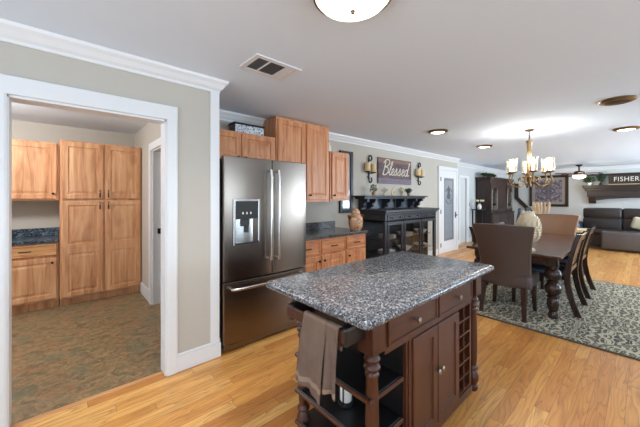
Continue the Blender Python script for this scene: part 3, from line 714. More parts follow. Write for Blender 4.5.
# crockery behind the glass
for n_, (x, y, z, kind) in enumerate(((4.21, 3.02, .10, 'b'), (4.21, 2.98, .42, 'p'), (4.23, 2.98, .69, 'p'), (4.78, 2.98, .42, 'b'), (4.78, 2.98, .69, 'p'), (5.35, 2.98, .69, 'b'), (5.35, 2.98, .42, 'p'), (5.35, 3.02, .10, 'b'), (4.78, 3.02, .10, 'p'))):
    col = ('left', 'middle', 'right')[0 if x < 4.5 else (1 if x < 5.1 else 2)]; row = {.10: 'bottom', .42: 'middle', .69: 'top'}[z]
    if kind == 'b':
        o = MB().lathe([(.05, 0), (.06, .004), (.11, .05), (.13, .085), (.124, .085), (.10, .05), (.04, .012)], n=24).build('serving_bowl', 'whitecer', None, (x, y, z), smooth=50)
        tag(o, 'white bowl on the %s shelf behind the %s door of the black hutch' % (row, col), 'bowl', 'crockery in the hutch')
    else:
        m = MB()
        for q in range(5): m.lathe([(.09, q * .014), (.145, q * .014 + .016), (.15, q * .014 + .02), (.09, q * .014 + .006)], n=24)
        o = m.build('serving_platter', 'whitecer', None, (x, y, z), smooth=50)
        tag(o, 'stacked white dishes on the %s shelf behind the %s door of the black hutch' % (row, col), 'dish', 'crockery in the hutch')

# plants on the gallery shelf
def leafball(m, c, r, n, ls, sq=1.0):
    for _ in range(n):
        a = random.uniform(0, 2 * PI); e = random.uniform(-1, 1); k = math.sqrt(1 - e * e); q = r * random.uniform(.55, 1)
        p = Vector((c[0] + q * k * math.cos(a), c[1] + q * k * math.sin(a), c[2] + q * e * sq))
        d = Vector((random.uniform(-1, 1), random.uniform(-1, 1), random.uniform(-.4, 1))).normalized(); s = d.cross(Vector((.3, .5, .8))).normalized() * ls * .35
        nn = d.cross(s).normalized() * ls * .06
        m.rings([[p - s * .1, p + s * .1, p + nn * .1], [p + d * ls * .5 - s, p + d * ls * .5 + s, p + d * ls * .5 + nn], [p + d * ls - s * .1, p + d * ls + s * .1, p + d * ls + nn * .1]])
    return m
GZ = 1.44
def potted(name, label, x, pot, foliage, kind, mat, stem=0, pm='terra'):
    t = thing(name, label, 'plant', (x, 3.22, GZ), 0, 'plants on the hutch shelf'); t.scale = (.72, .72, .62)
    MB().lathe([(pot * .7, 0), (pot, pot * 1.6), (pot * 1.1, pot * 1.65), (pot * 1.1, pot * 1.9), (pot * .9, pot * 1.9), (pot * .8, pot * 1.5)], n=14).build('pot', pm, t, smooth=40)
    m = MB()
    if stem: MB().tube([(0, 0, pot * 1.4), (.004, 0, pot * 1.8 + stem)], .006, 6).build('stem', 'bronze', t)
    zc = pot * 1.8 + stem + foliage * .7
    leafball(m, (0, 0, zc), foliage, 90 if kind == 'b' else 60, foliage * .7, 1.2 if kind == 't' else 1.0)
    if kind == 'b': m.ball((0, 0, zc), foliage * .8)
    m.build('foliage', mat, t)
potted('potted_plant', 'bushy sage green plant in a terracotta pot at the left end of the hutch shelf', 4.16, .05, .095, 't', 'sage', .03, 'glaze')
potted('potted_topiary', 'pale flowering topiary left of the curled ornament on the hutch shelf', 4.48, .04, .07, 't', 'petal', .05, 'cream')
potted('potted_topiary', 'pale flowering topiary right of the curled ornament on the hutch shelf', 5.08, .04, .07, 't', 'petal', .05, 'cream')
potted('potted_topiary', 'round dark green topiary ball at the right end of the hutch shelf', 5.31, .045, .085, 'b', 'leafd', .02)
o = MB().tube([(.05, 0, .15), (.0, 0, .13), (-.045, 0, .08)] + [(a, 0, c) for a, _, c in arc(0, .055, .045, 160, 500, 14)], .014, 8).lathe([(.035, 0), (.035, .012)]).build('curled_ornament', 'cream', None, (4.74, 3.2, GZ), smooth=50)
tag(o, 'cream curled ornament standing in the middle of the hutch shelf', 'ornament')
o = MB().lathe([(.045, 0), (.045, .01), (.012, .02), (.010, .09), (.02, .10), (.010, .11), (.009, .15), (.024, .165), (.024, .18)], n=14).tube([(-.05, 0, .155), (0, 0, .10), (.05, 0, .155)], .007, 6).build('candlestick', 'iron', None, (4.72, 3.16, HZ + .012), smooth=40)
tag(o, 'black iron candlestick on the hutch top below the gallery shelf', 'candlestick')

# Blessed sign
sg = thing('wall_sign', 'weathered plum wooden sign reading Blessed in cream script above the black hutch', 'sign', (5.05, YB - .03, 1.925))
MB().box(-.58, .58, -.005, .028, -.25, .25, .003).build('board', 'plum', sg)
def stroke(m, pts, r, s, ox, oz):
    # smooth through Catmull-Rom
    P = [pts[0]] + pts + [pts[-1]]; out = []
    for i in range(1, len(P) - 2):
        p0, p1, p2, p3 = P[i - 1:i + 3]
        for k in range(6):
            u = k / 6
            out.append(tuple(.5 * ((2 * p1[j]) + (-p0[j] + p2[j]) * u + (2 * p0[j] - 5 * p1[j] + 4 * p2[j] - p3[j]) * u * u + (-p0[j] + 3 * p1[j] - 3 * p2[j] + p3[j]) * u ** 3) for j in (0, 1)))
    out.append(pts[-1])
    m.tube([(ox + a * s + b * s * .22, -.008, oz + b * s) for a, b in out], r, 6, 1.0)
m = MB(); s_, zz = .20, -.075
L_B = [(.12, 1.02), (.10, .5), (.06, .0)], [(-.05, .85), (.12, 1.1), (.40, 1.12), (.50, .9), (.35, .66), (.14, .58), (.38, .54), (.50, .32), (.36, .05), (.12, -.02), (-.02, .08)]
L_l = [(0, .12), (.20, .6), (.26, 1.0), (.18, 1.05), (.12, .7), (.10, .2), (.18, 0), (.32, .14)]
L_e = [(0, .12), (.16, .25), (.24, .42), (.16, .52), (.06, .38), (.05, .14), (.16, 0), (.34, .14)]
L_s = [(0, .14), (.16, .50), (.18, .52), (.20, .34), (.22, .12), (.10, 0), (.0, .05)], [(.10, .0), (.22, .06), (.36, .14)]
L_d = [(.30, .42), (.18, .52), (.04, .34), (.06, .06), (.16, 0), (.28, .2), (.40, 1.08), (.32, .3), (.36, .02), (.52, .10)]
cx = -.46
for st in L_B: stroke(m, st, .009, s_ * 1.25, cx, zz)
cx += .125
stroke(m, L_l, .008, s_ * 1.2, cx + .01, zz); cx += .075
stroke(m, L_e, .008, s_ * 1.25, cx, zz); cx += .082
for _ in range(2):
    for st in L_s: stroke(m, st, .008, s_ * 1.25, cx, zz)
    cx += .090
stroke(m, L_e, .008, s_ * 1.25, cx, zz); cx += .082
stroke(m, L_d, .008, s_ * 1.25, cx, zz)
LET = m
bmesh.ops.scale(LET.bm, vec=(1.38, 1, 1.05), verts=LET.bm.verts[:])
bmesh.ops.translate(LET.bm, verts=LET.bm.verts[:], vec=(.17, 0, 0))
LET.build('lettering', 'lettering', sg, smooth=60)
m = MB()
for (x0, x1, z) in ((-.1, .45, .20), (-.5, .5, -.195)):
    x = x0
    while x < x1:
        l = random.uniform(.04, .09); pts = [(x + l * k / 8, -.0065, z + .012 * math.sin(k * 2.3 + x * 30)) for k in range(9)]; m.tube(pts, .004, 5); x += l + .03
m.build('small_script', 'letterlite', sg)

# candle sconces
def sconce(x, label):
    t = thing('wall_sconce', label, 'sconce', (x, YB, 1.93), 0, 'candle sconces beside the sign')
    m = MB().tube([(0, -.03, -.20), (0, -.03, .20)], .014, 8).box(-.012, .012, -.03, 0, -.02, .02).box(-.01, .01, -.03, 0, -.16, -.14)
    m.tube([(0, -.03, .20)] + arc(.045, .20, .045, 180, -120, 12, -.03), .012, 8)
    m.tube([(0, -.03, -.20)] + arc(.045, -.20, .045, 180, 420, 12, -.03), .012, 8)
    m.tube([(.0, -.03, .02)] + [(.10, -.035, .09), (.13, -.035, .06), (.10, -.035, .04)], .008, 6)
    m.build('scroll_bracket', 'iron', t, smooth=50)
    for cx, cz in ((-.08, -.05), (.085, -.06)):
        h = MB().tube([(0, -.03, cz - .03), (cx, -.07, cz - .02)], .008, 6).lathe([(.02, -.02), (.055, -.006), (.055, 0)], (cx, -.07, cz), 16)
        h.build('candle_tray', 'iron', t, smooth=40)
        MB().lathe([(.048, 0), (.05, .005), (.05, .15), (.044, .155), (.01, .147)], (cx, -.07, cz), 16).build('candle', 'cream', t, smooth=40)
sconce(4.19, 'black iron scroll sconce with two cream candles, left of the Blessed sign')
sconce(5.93, 'black iron scroll sconce with two cream candles, right of the Blessed sign')

# dark framed picture behind the short cabinet
p = thing('picture_frame', 'tall dark framed picture half hidden behind the short oak wall cabinet', 'picture', (3.60, YB, 1.15))
m = MB()
for q in ((-.16, -.10, 0, 1.04), (.10, .16, 0, 1.04), (-.10, .10, 0, .06), (-.10, .10, .98, 1.04)): m.box(q[0], q[1], -.04, -.002, q[2], q[3], .005)
m.build('frame', 'black', p)
MB().box(-.1, .1, -.018, -.01, .06, .98).build('picture_panel', 'mirror', p)

# jar on the counter end
jr = thing('ceramic_jar', 'rust and tan ceramic jar with ruffled shoulders on the right counter end', 'jar', (3.27, 2.86, .92))
MB().lathe([(.085, 0), (.105, .02), (.125, .08), (.13, .14), (.115, .19), (.080, .225), (.066, .245)], n=24, sq=.7).build('jar_body', 'glaze', jr, smooth=50)
MB().lathe([(.072, .245), (.078, .255), (.07, .28), (.055, .305), (.03, .32), (.0, .325)], n=20, sq=.8).build('lid', 'glaze', jr, smooth=50)
for s in (-1, 1):
    MB().rings([[(s * (.095 + .032 * math.cos(a) + .02), .034 * math.sin(b_), .195 + .036 * math.sin(a) + .02 * math.cos(a)) for b_ in (0, 2.1, 4.2)] for a in [PI * 2 * k / 10 for k in range(11)]], cap=False).build('ear_handle', 'glaze', jr, smooth=60)

# ------------------------------------------------------------------ ceiling fittings
v_ = thing('ceiling_vent', 'white ceiling air vent with dark louvred sections near the doorway', 'vent', (1.245, 1.977, 2.44))
m = MB()
for q in ((-.205, -.165, -.14, .14), (.165, .205, -.14, .14), (-.165, .165, -.14, -.10), (-.165, .165, .10, .14), (-.075, -.06, -.10, .10), (.075, .09, -.10, .10)): m.box(q[0], q[1], q[2], q[3], -.010, 0, .002)
m.build('frame', 'trim', v_)
MB().box(-.165, .165, -.1, .1, -.003, 0).build('duct', 'gap', v_)
m = MB()
for k in range(11): m.box(-.163, -.077, -.095 + k * .018, -.089 + k * .018, -.009, -.004)
for k in range(7): m.box(-.058 + k * .019, -.052 + k * .019, -.1, .1, -.009, -.004)
m.build('louvre', 'louver', v_)
m = MB()
for k in range(11): m.box(.092, .163, -.099 + k * .018, -.084 + k * .018, -.009, -.004)
m.build('louvre', 'trim', v_)

sf = thing('ceiling_light', 'lit white glass bowl ceiling light with brass rim above the island', 'ceiling light', (1.07, .955, 2.44))
sf.scale = (.86, .86, .75)
MB().lathe([(.19, -.001), (.195, -.02), (.18, -.035), (.08, -.04)], n=32).build('canopy', 'brass', sf, smooth=40)
MB().lathe([(.218, -.045), (.215, -.058), (.195, -.085), (.150, -.115), (.09, -.136), (.03, -.145), (.0, -.146)], n=40).build('bowl', 'bowl', sf, smooth=60)
MB().lathe([(.204, -.040), (.226, -.045), (.228, -.058), (.218, -.062), (.204, -.05)], n=40).build('rim', 'brass', sf, smooth=40)
MB().lathe([(.012, -.146), (.014, -.152), (.008, -.158), (.010, -.165), (.0, -.17)], n=12).build('finial', 'pewter', sf, smooth=40)
def point(name, loc, power, col=(1, .82, .6), r=.05, parent=None):
    l = bpy.data.lights.new(name, 'POINT'); l.energy = power; l.color = col; l.shadow_soft_size = r
    o = bpy.data.objects.new(name, l); COL.objects.link(o); o.location = loc
    if parent: o.parent = parent
    return o
l = bpy.data.lights.new('bowl_glow', 'SPOT'); l.energy = 60; l.color = (1, .96, .90); l.spot_size = math.radians(160); l.spot_blend = 1.0; l.shadow_soft_size = .15
o = bpy.data.objects.new('bowl_glow', l); COL.objects.link(o); o.parent = sf; o.location = (0, 0, -.24)

def downlight(x, y, label, lit=True):
    t = thing('recessed_light', label, 'ceiling light', (x, y, H), 0, 'round ceiling downlights')
    MB().lathe([(.145, 0), (.15, -.008), (.135, -.022), (.105, -.03), (.098, -.026), (.098, -.004)], n=32, cap=False).build('rim', 'brass', t, smooth=50)
    MB().lathe([(.1, -.022), (.07, -.03), (.0, -.034)], n=28).build('lens', 'downlight' if lit else 'bronze', t, smooth=50)
    if lit:
        l = bpy.data.lights.new('downlight_beam', 'SPOT'); l.energy = 44; l.color = (1, .95, .88); l.spot_size = math.radians(120); l.spot_blend = .8; l.shadow_soft_size = .09
        o = bpy.data.objects.new('downlight_beam', l); COL.objects.link(o); o.parent = t; o.location = (0, 0, -.05)
downlight(4.37, 2.14, 'lit brass rimmed ceiling light nearest the hutch')
downlight(6.33, 2.14, 'lit brass rimmed ceiling light between the frosted door and the chandelier')
downlight(4.38, .19, 'unlit brass ceiling light at the right, nearer the island', False)
downlight(6.28, .18, 'lit brass rimmed ceiling light at the right edge beyond the unlit one')

# chandelier
ch = thing('chandelier', 'bronze six arm chandelier with glass cylinder shades over the dining table', 'chandelier', (5.33, 1.17, H))
MB().lathe([(.062, 0), (.066, -.006), (.05, -.022), (.012, -.03)], n=24).build('canopy', 'bronze', ch, smooth=40)
m = MB()
for k in range(5): m.tube([(.011 * math.cos(a), (0 if k % 2 else .011 * math.sin(a)) if True else 0, -.045 - k * .026 + .018 * math.sin(a)) for a in [PI * 2 * q / 10 for q in range(11)]], .0035, 6)
m.tube([(0, 0, -.03), (0, 0, -.16)], .004, 6)
m.build('chain', 'bronze', ch)
MB().lathe([(.012, -.155), (.045, -.165), (.046, -.18), (.036, -.20), (.030, -.30), (.028, -.40), (.034, -.55), (.042, -.66), (.050, -.70), (.042, -.73), (.02, -.76), (.026, -.79), (.012, -.83), (.0, -.845)], n=20).build('column', 'brass', ch, smooth=50)
for k in range(6):
    a = math.radians(60 * k + 22); c_, s__ = math.cos(a), math.sin(a)
    prof = [(.035, -.70), (.07, -.80), (.14, -.865), (.20, -.875), (.262, -.83), (.282, -.76), (.267, -.70), (.262, -.665)]
    arm = MB(); arm.tube([(c_ * r, s__ * r, z) for r, z in prof], [.013, .012, .011, .011, .011, .011, .011, .012], 8)
    sc = [(.275 + .045 * math.cos(q) * (1 - i / 22), -.80 + .045 * math.sin(q) * (1 - i / 22)) for i, q in enumerate([PI + i * .45 for i in range(14)])]
    sc2 = [(.10 + .05 * math.cos(q) * (1 - i / 22), -.76 + .05 * math.sin(q) * (1 - i / 22)) for i, q in enumerate([-.5 + i * .45 for i in range(14)])]
    for q in (sc, sc2): arm.tube([(c_ * r, s__ * r, z) for r, z in q], .008, 6)
    o = arm.build('arm', 'brass', ch, smooth=60)
    MB().lathe([(.015, -.668), (.058, -.655), (.062, -.645), (.05, -.64)], (c_ * .262, s__ * .262, 0), 16).build('cup', 'brass', o, smooth=40)
    MB().lathe([(.052, -.64), (.056, -.61), (.056, -.45), (.053, -.446), (.052, -.60), (.048, -.635)], (c_ * .262, s__ * .262, 0), 20, cap=False).build('glass_shade', 'shade', o, smooth=40)
    MB().lathe([(.013, -.64), (.014, -.58), (.024, -.54), (.028, -.51), (.02, -.475), (.004, -.455)], (c_ * .262, s__ * .262, 0), 12).build('bulb', 'bulb', o, smooth=60)
    point('candle_glow', (c_ * .262, s__ * .262, -.40), 2.8, (1, .95, .88), .05, ch)

# ceiling fan in the living room
fn = thing('ceiling_fan', 'bronze ceiling fan with a lit white bowl in the living room', 'ceiling fan', (12.25, 1.38, H))
MB().lathe([(.08, 0), (.085, -.03), (.03, -.06), (.02, -.07), (.02, -.20)], n=20).build('downrod', 'bronze', fn, smooth=40)
MB().lathe([(.02, -.19), (.10, -.21), (.14, -.26), (.13, -.31), (.09, -.33), (.0, -.335)], n=24).build('motor', 'bronze', fn, smooth=40)
MB().lathe([(.12, -.335), (.17, -.35), (.16, -.40), (.10, -.44), (.0, -.455)], n=24).build('light_bowl', 'fanbowl', fn, smooth=60)
for k in range(5):
    a = math.radians(72 * k + 48)
    m = MB(); m.rings([[(.13, -.02, -.28), (.13, .02, -.272), (.13, .02, -.266), (.13, -.02, -.274)], [(.24, -.06, -.29), (.24, .06, -.268), (.24, .06, -.260), (.24, -.06, -.282)], [(.60, -.07, -.29), (.60, .07, -.268), (.60, .07, -.260), (.60, -.07, -.282)], [(.64, -.04, -.287), (.64, .04, -.272), (.64, .04, -.264), (.64, -.04, -.279)]])
    m.build('blade', 'dwoodx', fn, rotz=a)
point('fan_glow', (0, 0, -.55), 14, (1, .88, .7), .1, fn)

# ------------------------------------------------------------------ dining
rug = MB().box(-1.5, 1.5, -1.95, 1.95, 0, .012, .004).build('area_rug', 'rug', None, (5.22, .1, 0))
tag(rug, 'dark and cream damask area rug under the dining table', 'rug')
RZ = .012
tb = thing('dining_table', 'dark wood dining table with bulbous turned legs on the damask rug', 'table', (5.35, 1.10, RZ))
MB().box(-1.28, 1.28, -.50, .50, .715, .748, .008, 2).build('tabletop', 'dwoodx', tb)
MB().box(-1.13, 1.13, -.40, -.375, .61, .715).box(-1.13, 1.13, .375, .40, .61, .715).box(-1.13, -1.105, -.37, .37, .61, .715).box(1.105, 1.13, -.37, .37, .61, .715).build('apron', 'dwoodx', tb)
TL = [(.045, 0), (.050, .02), (.045, .05), (.036, .075), (.045, .085), (.05, .10), (.058, .15), (.056, .20), (.046, .225), (.060, .235), (.060, .25), (.04, .262), (.07, .29), (.082, .335), (.075, .375), (.045, .405), (.056, .412), (.056, .422), (.045, .43), (.076, .465), (.084, .505), (.075, .545), (.045, .572), (.055, .58), (.055, .60)]
for sx in (-1, 1):
    for sy in (-1, 1):
        MB().lathe(TL, (sx * 1.08, sy * .39, 0), 22).box(sx * 1.08 - .055, sx * 1.08 + .055, sy * .39 - .055, sy * .39 + .055, .60, .715, .003).build('leg', 'dwood', tb, smooth=40)

def parson(name, label, loc, rz, mat):
    t = thing(name, label, 'chair', loc, rz, 'upholstered end chairs')
    # backrest (behind is -x)
    m = MB(); N = 12; rows = []
    def sect(s):
        z = .34 + s * .73; lean = -.20 - .135 * s ** 1.3; wd = .265 + .06 * s - .025 * math.sin(s * PI); th = .085 - .025 * s
        ring = []
        for i in range(N + 1):
            u = -1 + 2 * i / N; ring.append((lean + .075 * u * u * (.4 + .6 * (1 - s * .5)), wd * u, z - .012 * u * u * s))
        for i in range(N + 1):
            u = 1 - 2 * i / N; ring.append((lean + th + .085 * u * u * (.4 + .6 * (1 - s * .5)), (wd - .012) * u, z - .012 * u * u * s))
        return ring
    R = [sect(k / 10) for k in range(11)]
    top = [(x + .0, y * .985, z + .012) for x, y, z in R[-1]]; R.append(top)
    m.rings(R); m.build('backrest', mat, t, smooth=50)
    MB().box(-.20, .27, -.265, .265, .345, .50, .035, 3).build('seat', mat, t, smooth=50)
    for sx, sy in ((.22, 1), (.22, -1), (-.20, 1), (-.20, -1)):
        b0 = (sx - (.06 if sx < 0 else -.0), sy * .225); w0, w1 = .018, .026
        m = MB(); m.rings([[(b0[0] - w0, b0[1] - w0, 0), (b0[0] + w0, b0[1] - w0, 0), (b0[0] + w0, b0[1] + w0, 0), (b0[0] - w0, b0[1] + w0, 0)], [(sx - w1, sy * .205 - w1, .36), (sx + w1, sy * .205 - w1, .36), (sx + w1, sy * .205 + w1, .36), (sx - w1, sy * .205 + w1, .36)]])
        m.build('leg', 'dwood', t)
    for s in (-1, 1):
        m = MB()
        for k in range(2, 33):
            q = k / 32; z = .34 + q * .73; lean = -.20 - .135 * q ** 1.3; wd = .265 + .06 * q - .025 * math.sin(q * PI)
            m.ball((lean + .075 * (.4 + .6 * (1 - q * .5)) - .004, s * (wd - .006), z - .012 * q), .006, n=6, m=4)
        m.build('nailhead_trim', 'nail', t)
    return t
parson('parson_chair', 'brown upholstered chair with nailheads at the table end nearest the island', (4.13, 1.12, RZ), 0, 'parson')
parson('parson_chair', 'tan upholstered chair at the far end of the dining table', (6.62, 1.085, RZ), PI, 'tanleather')

def slat_chair(name, label, loc, rz):
    t = thing(name, label, 'chair', loc, rz, 'sabre leg side chairs')
    W = .285
    stile = [(-.325, 0), (-.29, .10), (-.255, .22), (-.23, .36), (-.225, .46), (-.235, .56), (-.258, .68), (-.285, .80), (-.31, .90), (-.335, .965)]
    for s in (-1, 1):
        m = MB(); R = []
        for i, (x, z) in enumerate(stile):
            hw = .019; d = .030 if z < .6 else .024
            R.append([(x - d, s * W - hw, z), (x + d, s * W - hw, z), (x + d, s * W + hw, z), (x - d, s * W + hw, z)])
        m.rings(R); m.build('rear_leg', 'dwood', t, smooth=30)
        MB().rings([[(.20 - q, s * .25 - q, z), (.20 + q, s * .25 - q, z), (.20 + q, s * .25 + q, z), (.20 - q, s * .25 + q, z)] for q, z in ((.018, 0), (.024, .40))]).build('front_leg', 'dwood', t)
    m = MB()
    back = [(z, x) for x, z in stile if z > .5]
    for k in range(5):
        yc = -.19 + .095 * k
        MB().rings([[(x - .008, yc - .044, z), (x + .008, yc - .044, z), (x + .008, yc + .044, z), (x - .008, yc + .044, z)] for z, x in back[:-1]]).build('back_slat', 'dwood', t, smooth=40)
    m.rings([[(-.305 - .02 * (1 - u * u) - .014, u * (W - .018), .88), (-.33 - .02 * (1 - u * u) - .014, u * (W - .018), .955), (-.33 - .02 * (1 - u * u) + .012, u * (W - .018), .955), (-.305 - .02 * (1 - u * u) + .014, u * (W - .018), .88)] for u in [-1 + k / 4 for k in range(9)]])
    m.build('crest_rail', 'dwood', t, smooth=40)
    MB().box(-.25, -.222, -W + .018, W - .018, .50, .55).build('lower_rail', 'dwood', t)
    MB().box(-.21, .23, -.265, .265, .40, .435, .004).build('seat_frame', 'dwood', t)
    MB().box(-.20, .235, -.26, .26, .436, .49, .022, 3).build('cushion', 'navy', t, smooth=50)
    return t
sc = slat_chair('side_chair', 'dark sabre leg side chair on the right of the table, nearer the island', (4.79, .838, RZ), PI / 2)
copy_tree(sc, 'dark sabre leg side chair on the right of the table, nearer the sofa', (5.73, .838, RZ))
copy_tree(sc, 'dark side chair left of the table, mostly hidden behind the brown end chair', (4.79, 1.368, RZ), -PI / 2)
copy_tree(sc, 'dark side chair left of the table, towards the china cabinet', (5.73, 1.368, RZ), -PI / 2)

# artichoke finial
at = thing('artichoke_finial', 'large cream artichoke finial on a pedestal foot on the dining table', 'ornament', (4.27, .945, RZ + .748))
MB().lathe([(.065, 0), (.068, .015), (.055, .03), (.025, .045), (.02, .065), (.032, .08), (.045, .095), (.03, .11), (.03, .13)], n=24).build('pedestal', 'arti', at, smooth=50)
m = MB(); Hh = .33
def erad(s): return max(.012, .122 * math.sqrt(max(0, 1 - ((s - .42) / (.60 if s > .42 else .56)) ** 2)))
m.lathe([(max(.01, erad(k / 14) * .93), .12 + Hh * k / 14) for k in range(15)], n=24)
for row in range(11):
    s = row / 11; r = erad(s + .04); z = .12 + Hh * s; cnt = max(5, int(14 * r / .118))
    for k in range(cnt):
        a = 2 * PI * (k + .5 * (row % 2)) / cnt; d = Vector((math.cos(a), math.sin(a), 0)); tdir = Vector((-math.sin(a), math.cos(a), 0))
        p = d * r * .92 + Vector((0, 0, z)); wv_ = 2.4 * r / cnt * 1.25; r2 = erad(min(.96, s + .14))
        q = d * (r2 + .012) + Vector((0, 0, z + .05)); tip = d * (r2 + .006) + Vector((0, 0, z + .068))
        m.rings([[p - tdir * wv_ * .8, p + tdir * wv_ * .8, p - d * .01], [q - tdir * wv_ * .8, q + tdir * wv_ * .8, q - d * .014], [tip - tdir * .004, tip + tdir * .004, tip - d * .01]])
m.build('leaf_bud', 'arti', at, smooth=40)

# ------------------------------------------------------------------ living room
sf2 = thing('sofa', 'dark brown leather reclining sectional sofa below the wooden mantel', 'sofa', (11.4, -.45, 0))
# local: faces -x (towards dining); y runs along the sofa
MB().box(-.35, .48, -1.55, 1.66, .06, .40, .03, 2).build('base', 'leather', sf2)
for k, (y0, y1) in enumerate(((.85, 1.66), (.03, .86), (-.76, .04), (-1.55, -.75))):
    MB().box(.06, .42, y0, y1, .42, .82, .05, 3).build('back_cushion', 'leather', sf2, smooth=60)
    MB().box(.10, .47, y0, y1, .78, 1.10, .06, 3).build('headrest', 'leather', sf2, smooth=60)
MB().box(-.40, .10, .80, 1.66, .38, .52, .06, 3).build('seat_cushion', 'leather', sf2, smooth=60)
MB().box(-.45, .36, 1.665, 1.90, .05, .70, .08, 4).build('armrest', 'navywood', sf2, smooth=60)
MB().box(-.72, .12, -.22, 1.22, .04, .50, .05, 3).build('chaise', 'litleather', sf2, smooth=60)
MB().box(-.72, .12, -1.5, -.23, .04, .56, .06, 3).build('chaise', 'litleather', sf2, smooth=60)
pl_ = MB().box(-.07, .07, -.21, .21, -.16, .16, .06, 4).build('throw_pillow', 'pillow', None, (11.36, .02, .70), smooth=60)
pl_.rotation_euler = (.25, -.2, 0); tag(pl_, 'oatmeal throw pillow leaning on the brown leather sofa', 'pillow')

mn = thing('mantel_shelf', 'thick dark wood mantel shelf with corbels on the far living room wall', 'mantel', (XF, -.3, 1.20))
MB().box(-.36, 0, -1.75, 1.72, .56, .61, .006).box(-.33, 0, -1.72, 1.69, .50, .56, .01).box(-.29, 0, -1.68, 1.65, .42, .50, .008).box(-.24, 0, -1.62, 1.60, .22, .42, .006).build('mantel_beam', 'dwoody', mn)
for y in (-1.5, 1.48):
    MB().prism([(-.22, .22), (-.20, .12), (-.14, .08), (-.12, .0), (0, 0), (0, .22)], 'y', y - .09, y + .09).build('corbel', 'dwoody', mn)
MB().prism([(-1.41, .22), (1.39, .22), (1.39, .10), (1.1, .15), (.6, .185), (0, .195), (-.6, .185), (-1.1, .15), (-1.41, .10)], 'x', -.2, -.05).build('arched_apron', 'dwoody', mn)
MZ = 1.81
fs = thing('name_sign', 'dark framed sign reading FISHER in cream letters on the mantel shelf', 'sign', (XF - .18, .385, MZ))
m = MB().box(0, .03, -.42, .40, 0.03, .32)
for q in ((-.42, .40, 0.03, .06), (-.42, .40, .29, .32), (-.42, -.38, .06, .29), (.36, .40, .06, .29)): m.box(-.02, .03, q[0], q[1], q[2], q[3], .004)
m.build('sign_board', 'dwoody', fs)
cu = bpy.data.curves.new('fisher', 'FONT'); cu.body = 'FISHER'; cu.size = .205; cu.extrude = .006; cu.align_x = 'CENTER'; cu.align_y = 'CENTER'; cu.space_character = 1.12
to = bpy.data.objects.new('fisher', cu); COL.objects.link(to)
bpy.context.view_layer.update()
me = bpy.data.meshes.new_from_object(to.evaluated_get(bpy.context.evaluated_depsgraph_get()))
bpy.data.objects.remove(to); bpy.data.curves.remove(cu)
me.transform(Matrix.Translation((-.01, 0, .175)) @ Matrix.Rotation(-PI / 2, 4, 'Z') @ Matrix.Rotation(PI / 2, 4, 'X') @ Matrix.Scale(.84, 4, (1, 0, 0)))
me.materials.clear(); me.materials.append(M['lettering'])
lo = bpy.data.objects.new('lettering', me); COL.objects.link(lo); lo.parent = fs
rl = MB().box(-.06, .0, -.9, .42, 0, .028, .004).build('ledge_strip', 'cream', None, (XF - .19, .385, MZ)); tag(rl, 'pale wooden ledge strip along the mantel below the FISHER sign', 'ledge')
pt = thing('potted_plant', 'small leafy green plant in a white pot at the left end of the mantel shelf', 'plant', (XF - .2, 1.25, MZ))
MB().lathe([(.05, 0), (.07, .09), (.06, .09), (.05, .07)], n=14).build('pot', 'whitecer', pt, smooth=40)
leafball(MB(), (0, 0, .17), .13, 120, .09, .8).build('foliage', 'leaf', pt)
pt = MB(); leafball(pt, (0, 0, .24), .10, 60, .10, 1.5); pt.lathe([(.03, 0), (.05, .03), (.02, .08), (.025, .1)], n=12)
tag(pt.build('green_vase', 'leafd', None, (XF - .2, .97, MZ)), 'slim green sprig vase beside the FISHER sign on the mantel', 'vase')

# framed ornamental print on the far wall
pc = thing('picture_frame', 'dark framed purple ornamental print on the far wall above the tan chair', 'picture', (XF, 2.39, 1.64))
m = MB()
for q in ((-.58, -.49, -.58, .58), (.49, .58, -.58, .58), (-.49, .49, -.58, -.49), (-.49, .49, .49, .58)): m.box(-.05, -.003, q[0], q[1], q[2], q[3], .008)
m.build('frame', 'dwood', pc)
MB().box(-.02, -.012, -.49, .49, -.49, .49).build('mat_board', 'mat', pc)
MB().box(-.025, -.021, -.45, .45, -.45, .45).build('print_panel', 'print', pc)

# china cabinet against the set back wall
cc = thing('china_cabinet', 'tall mahogany china cabinet with arched glass doors in the far corner', 'cabinet', (11.3, 3.48, 0))
CX0, CX1, CY0, CY1 = -1.15, 1.15, -.22, .20
MB().box(CX0, CX1, CY0 - .05, CY1, 0, .86, .006).box(CX0 - .03, CX1 + .03, CY0 - .08, CY1, .86, .90, .006).build('lower_chest', 'china', cc)
m = MB().box(CX0, CX0 + .03, CY0, CY1, .90, 2.0).box(CX1 - .03, CX1, CY0, CY1, .90, 2.0).box(CX0, CX1, CY1 - .02, CY1, .9, 2.0).box(CX0, CX1, CY0, CY1, 1.96, 2.0).box(-.45, -.42, CY0, CY1, .9, 1.96).box(.42, .45, CY0, CY1, .9, 1.96).box(CX0 + .03, CX1 - .03, CY0, CY0 + .02, 1.86, 1.96)
m.box(CX0 - .05, CX1 + .05, CY0 - .05, CY1, 2.0, 2.06, .01).box(CX0 - .02, CX1 + .02, CY0 - .02, CY1, 1.97, 2.0)
m.build('upper_case', 'china', cc)
for z in (1.2, 1.52): MB().box(CX0 + .03, CX1 - .03, CY0 + .03, CY1 - .02, z, z + .02).build('shelf', 'china', cc)
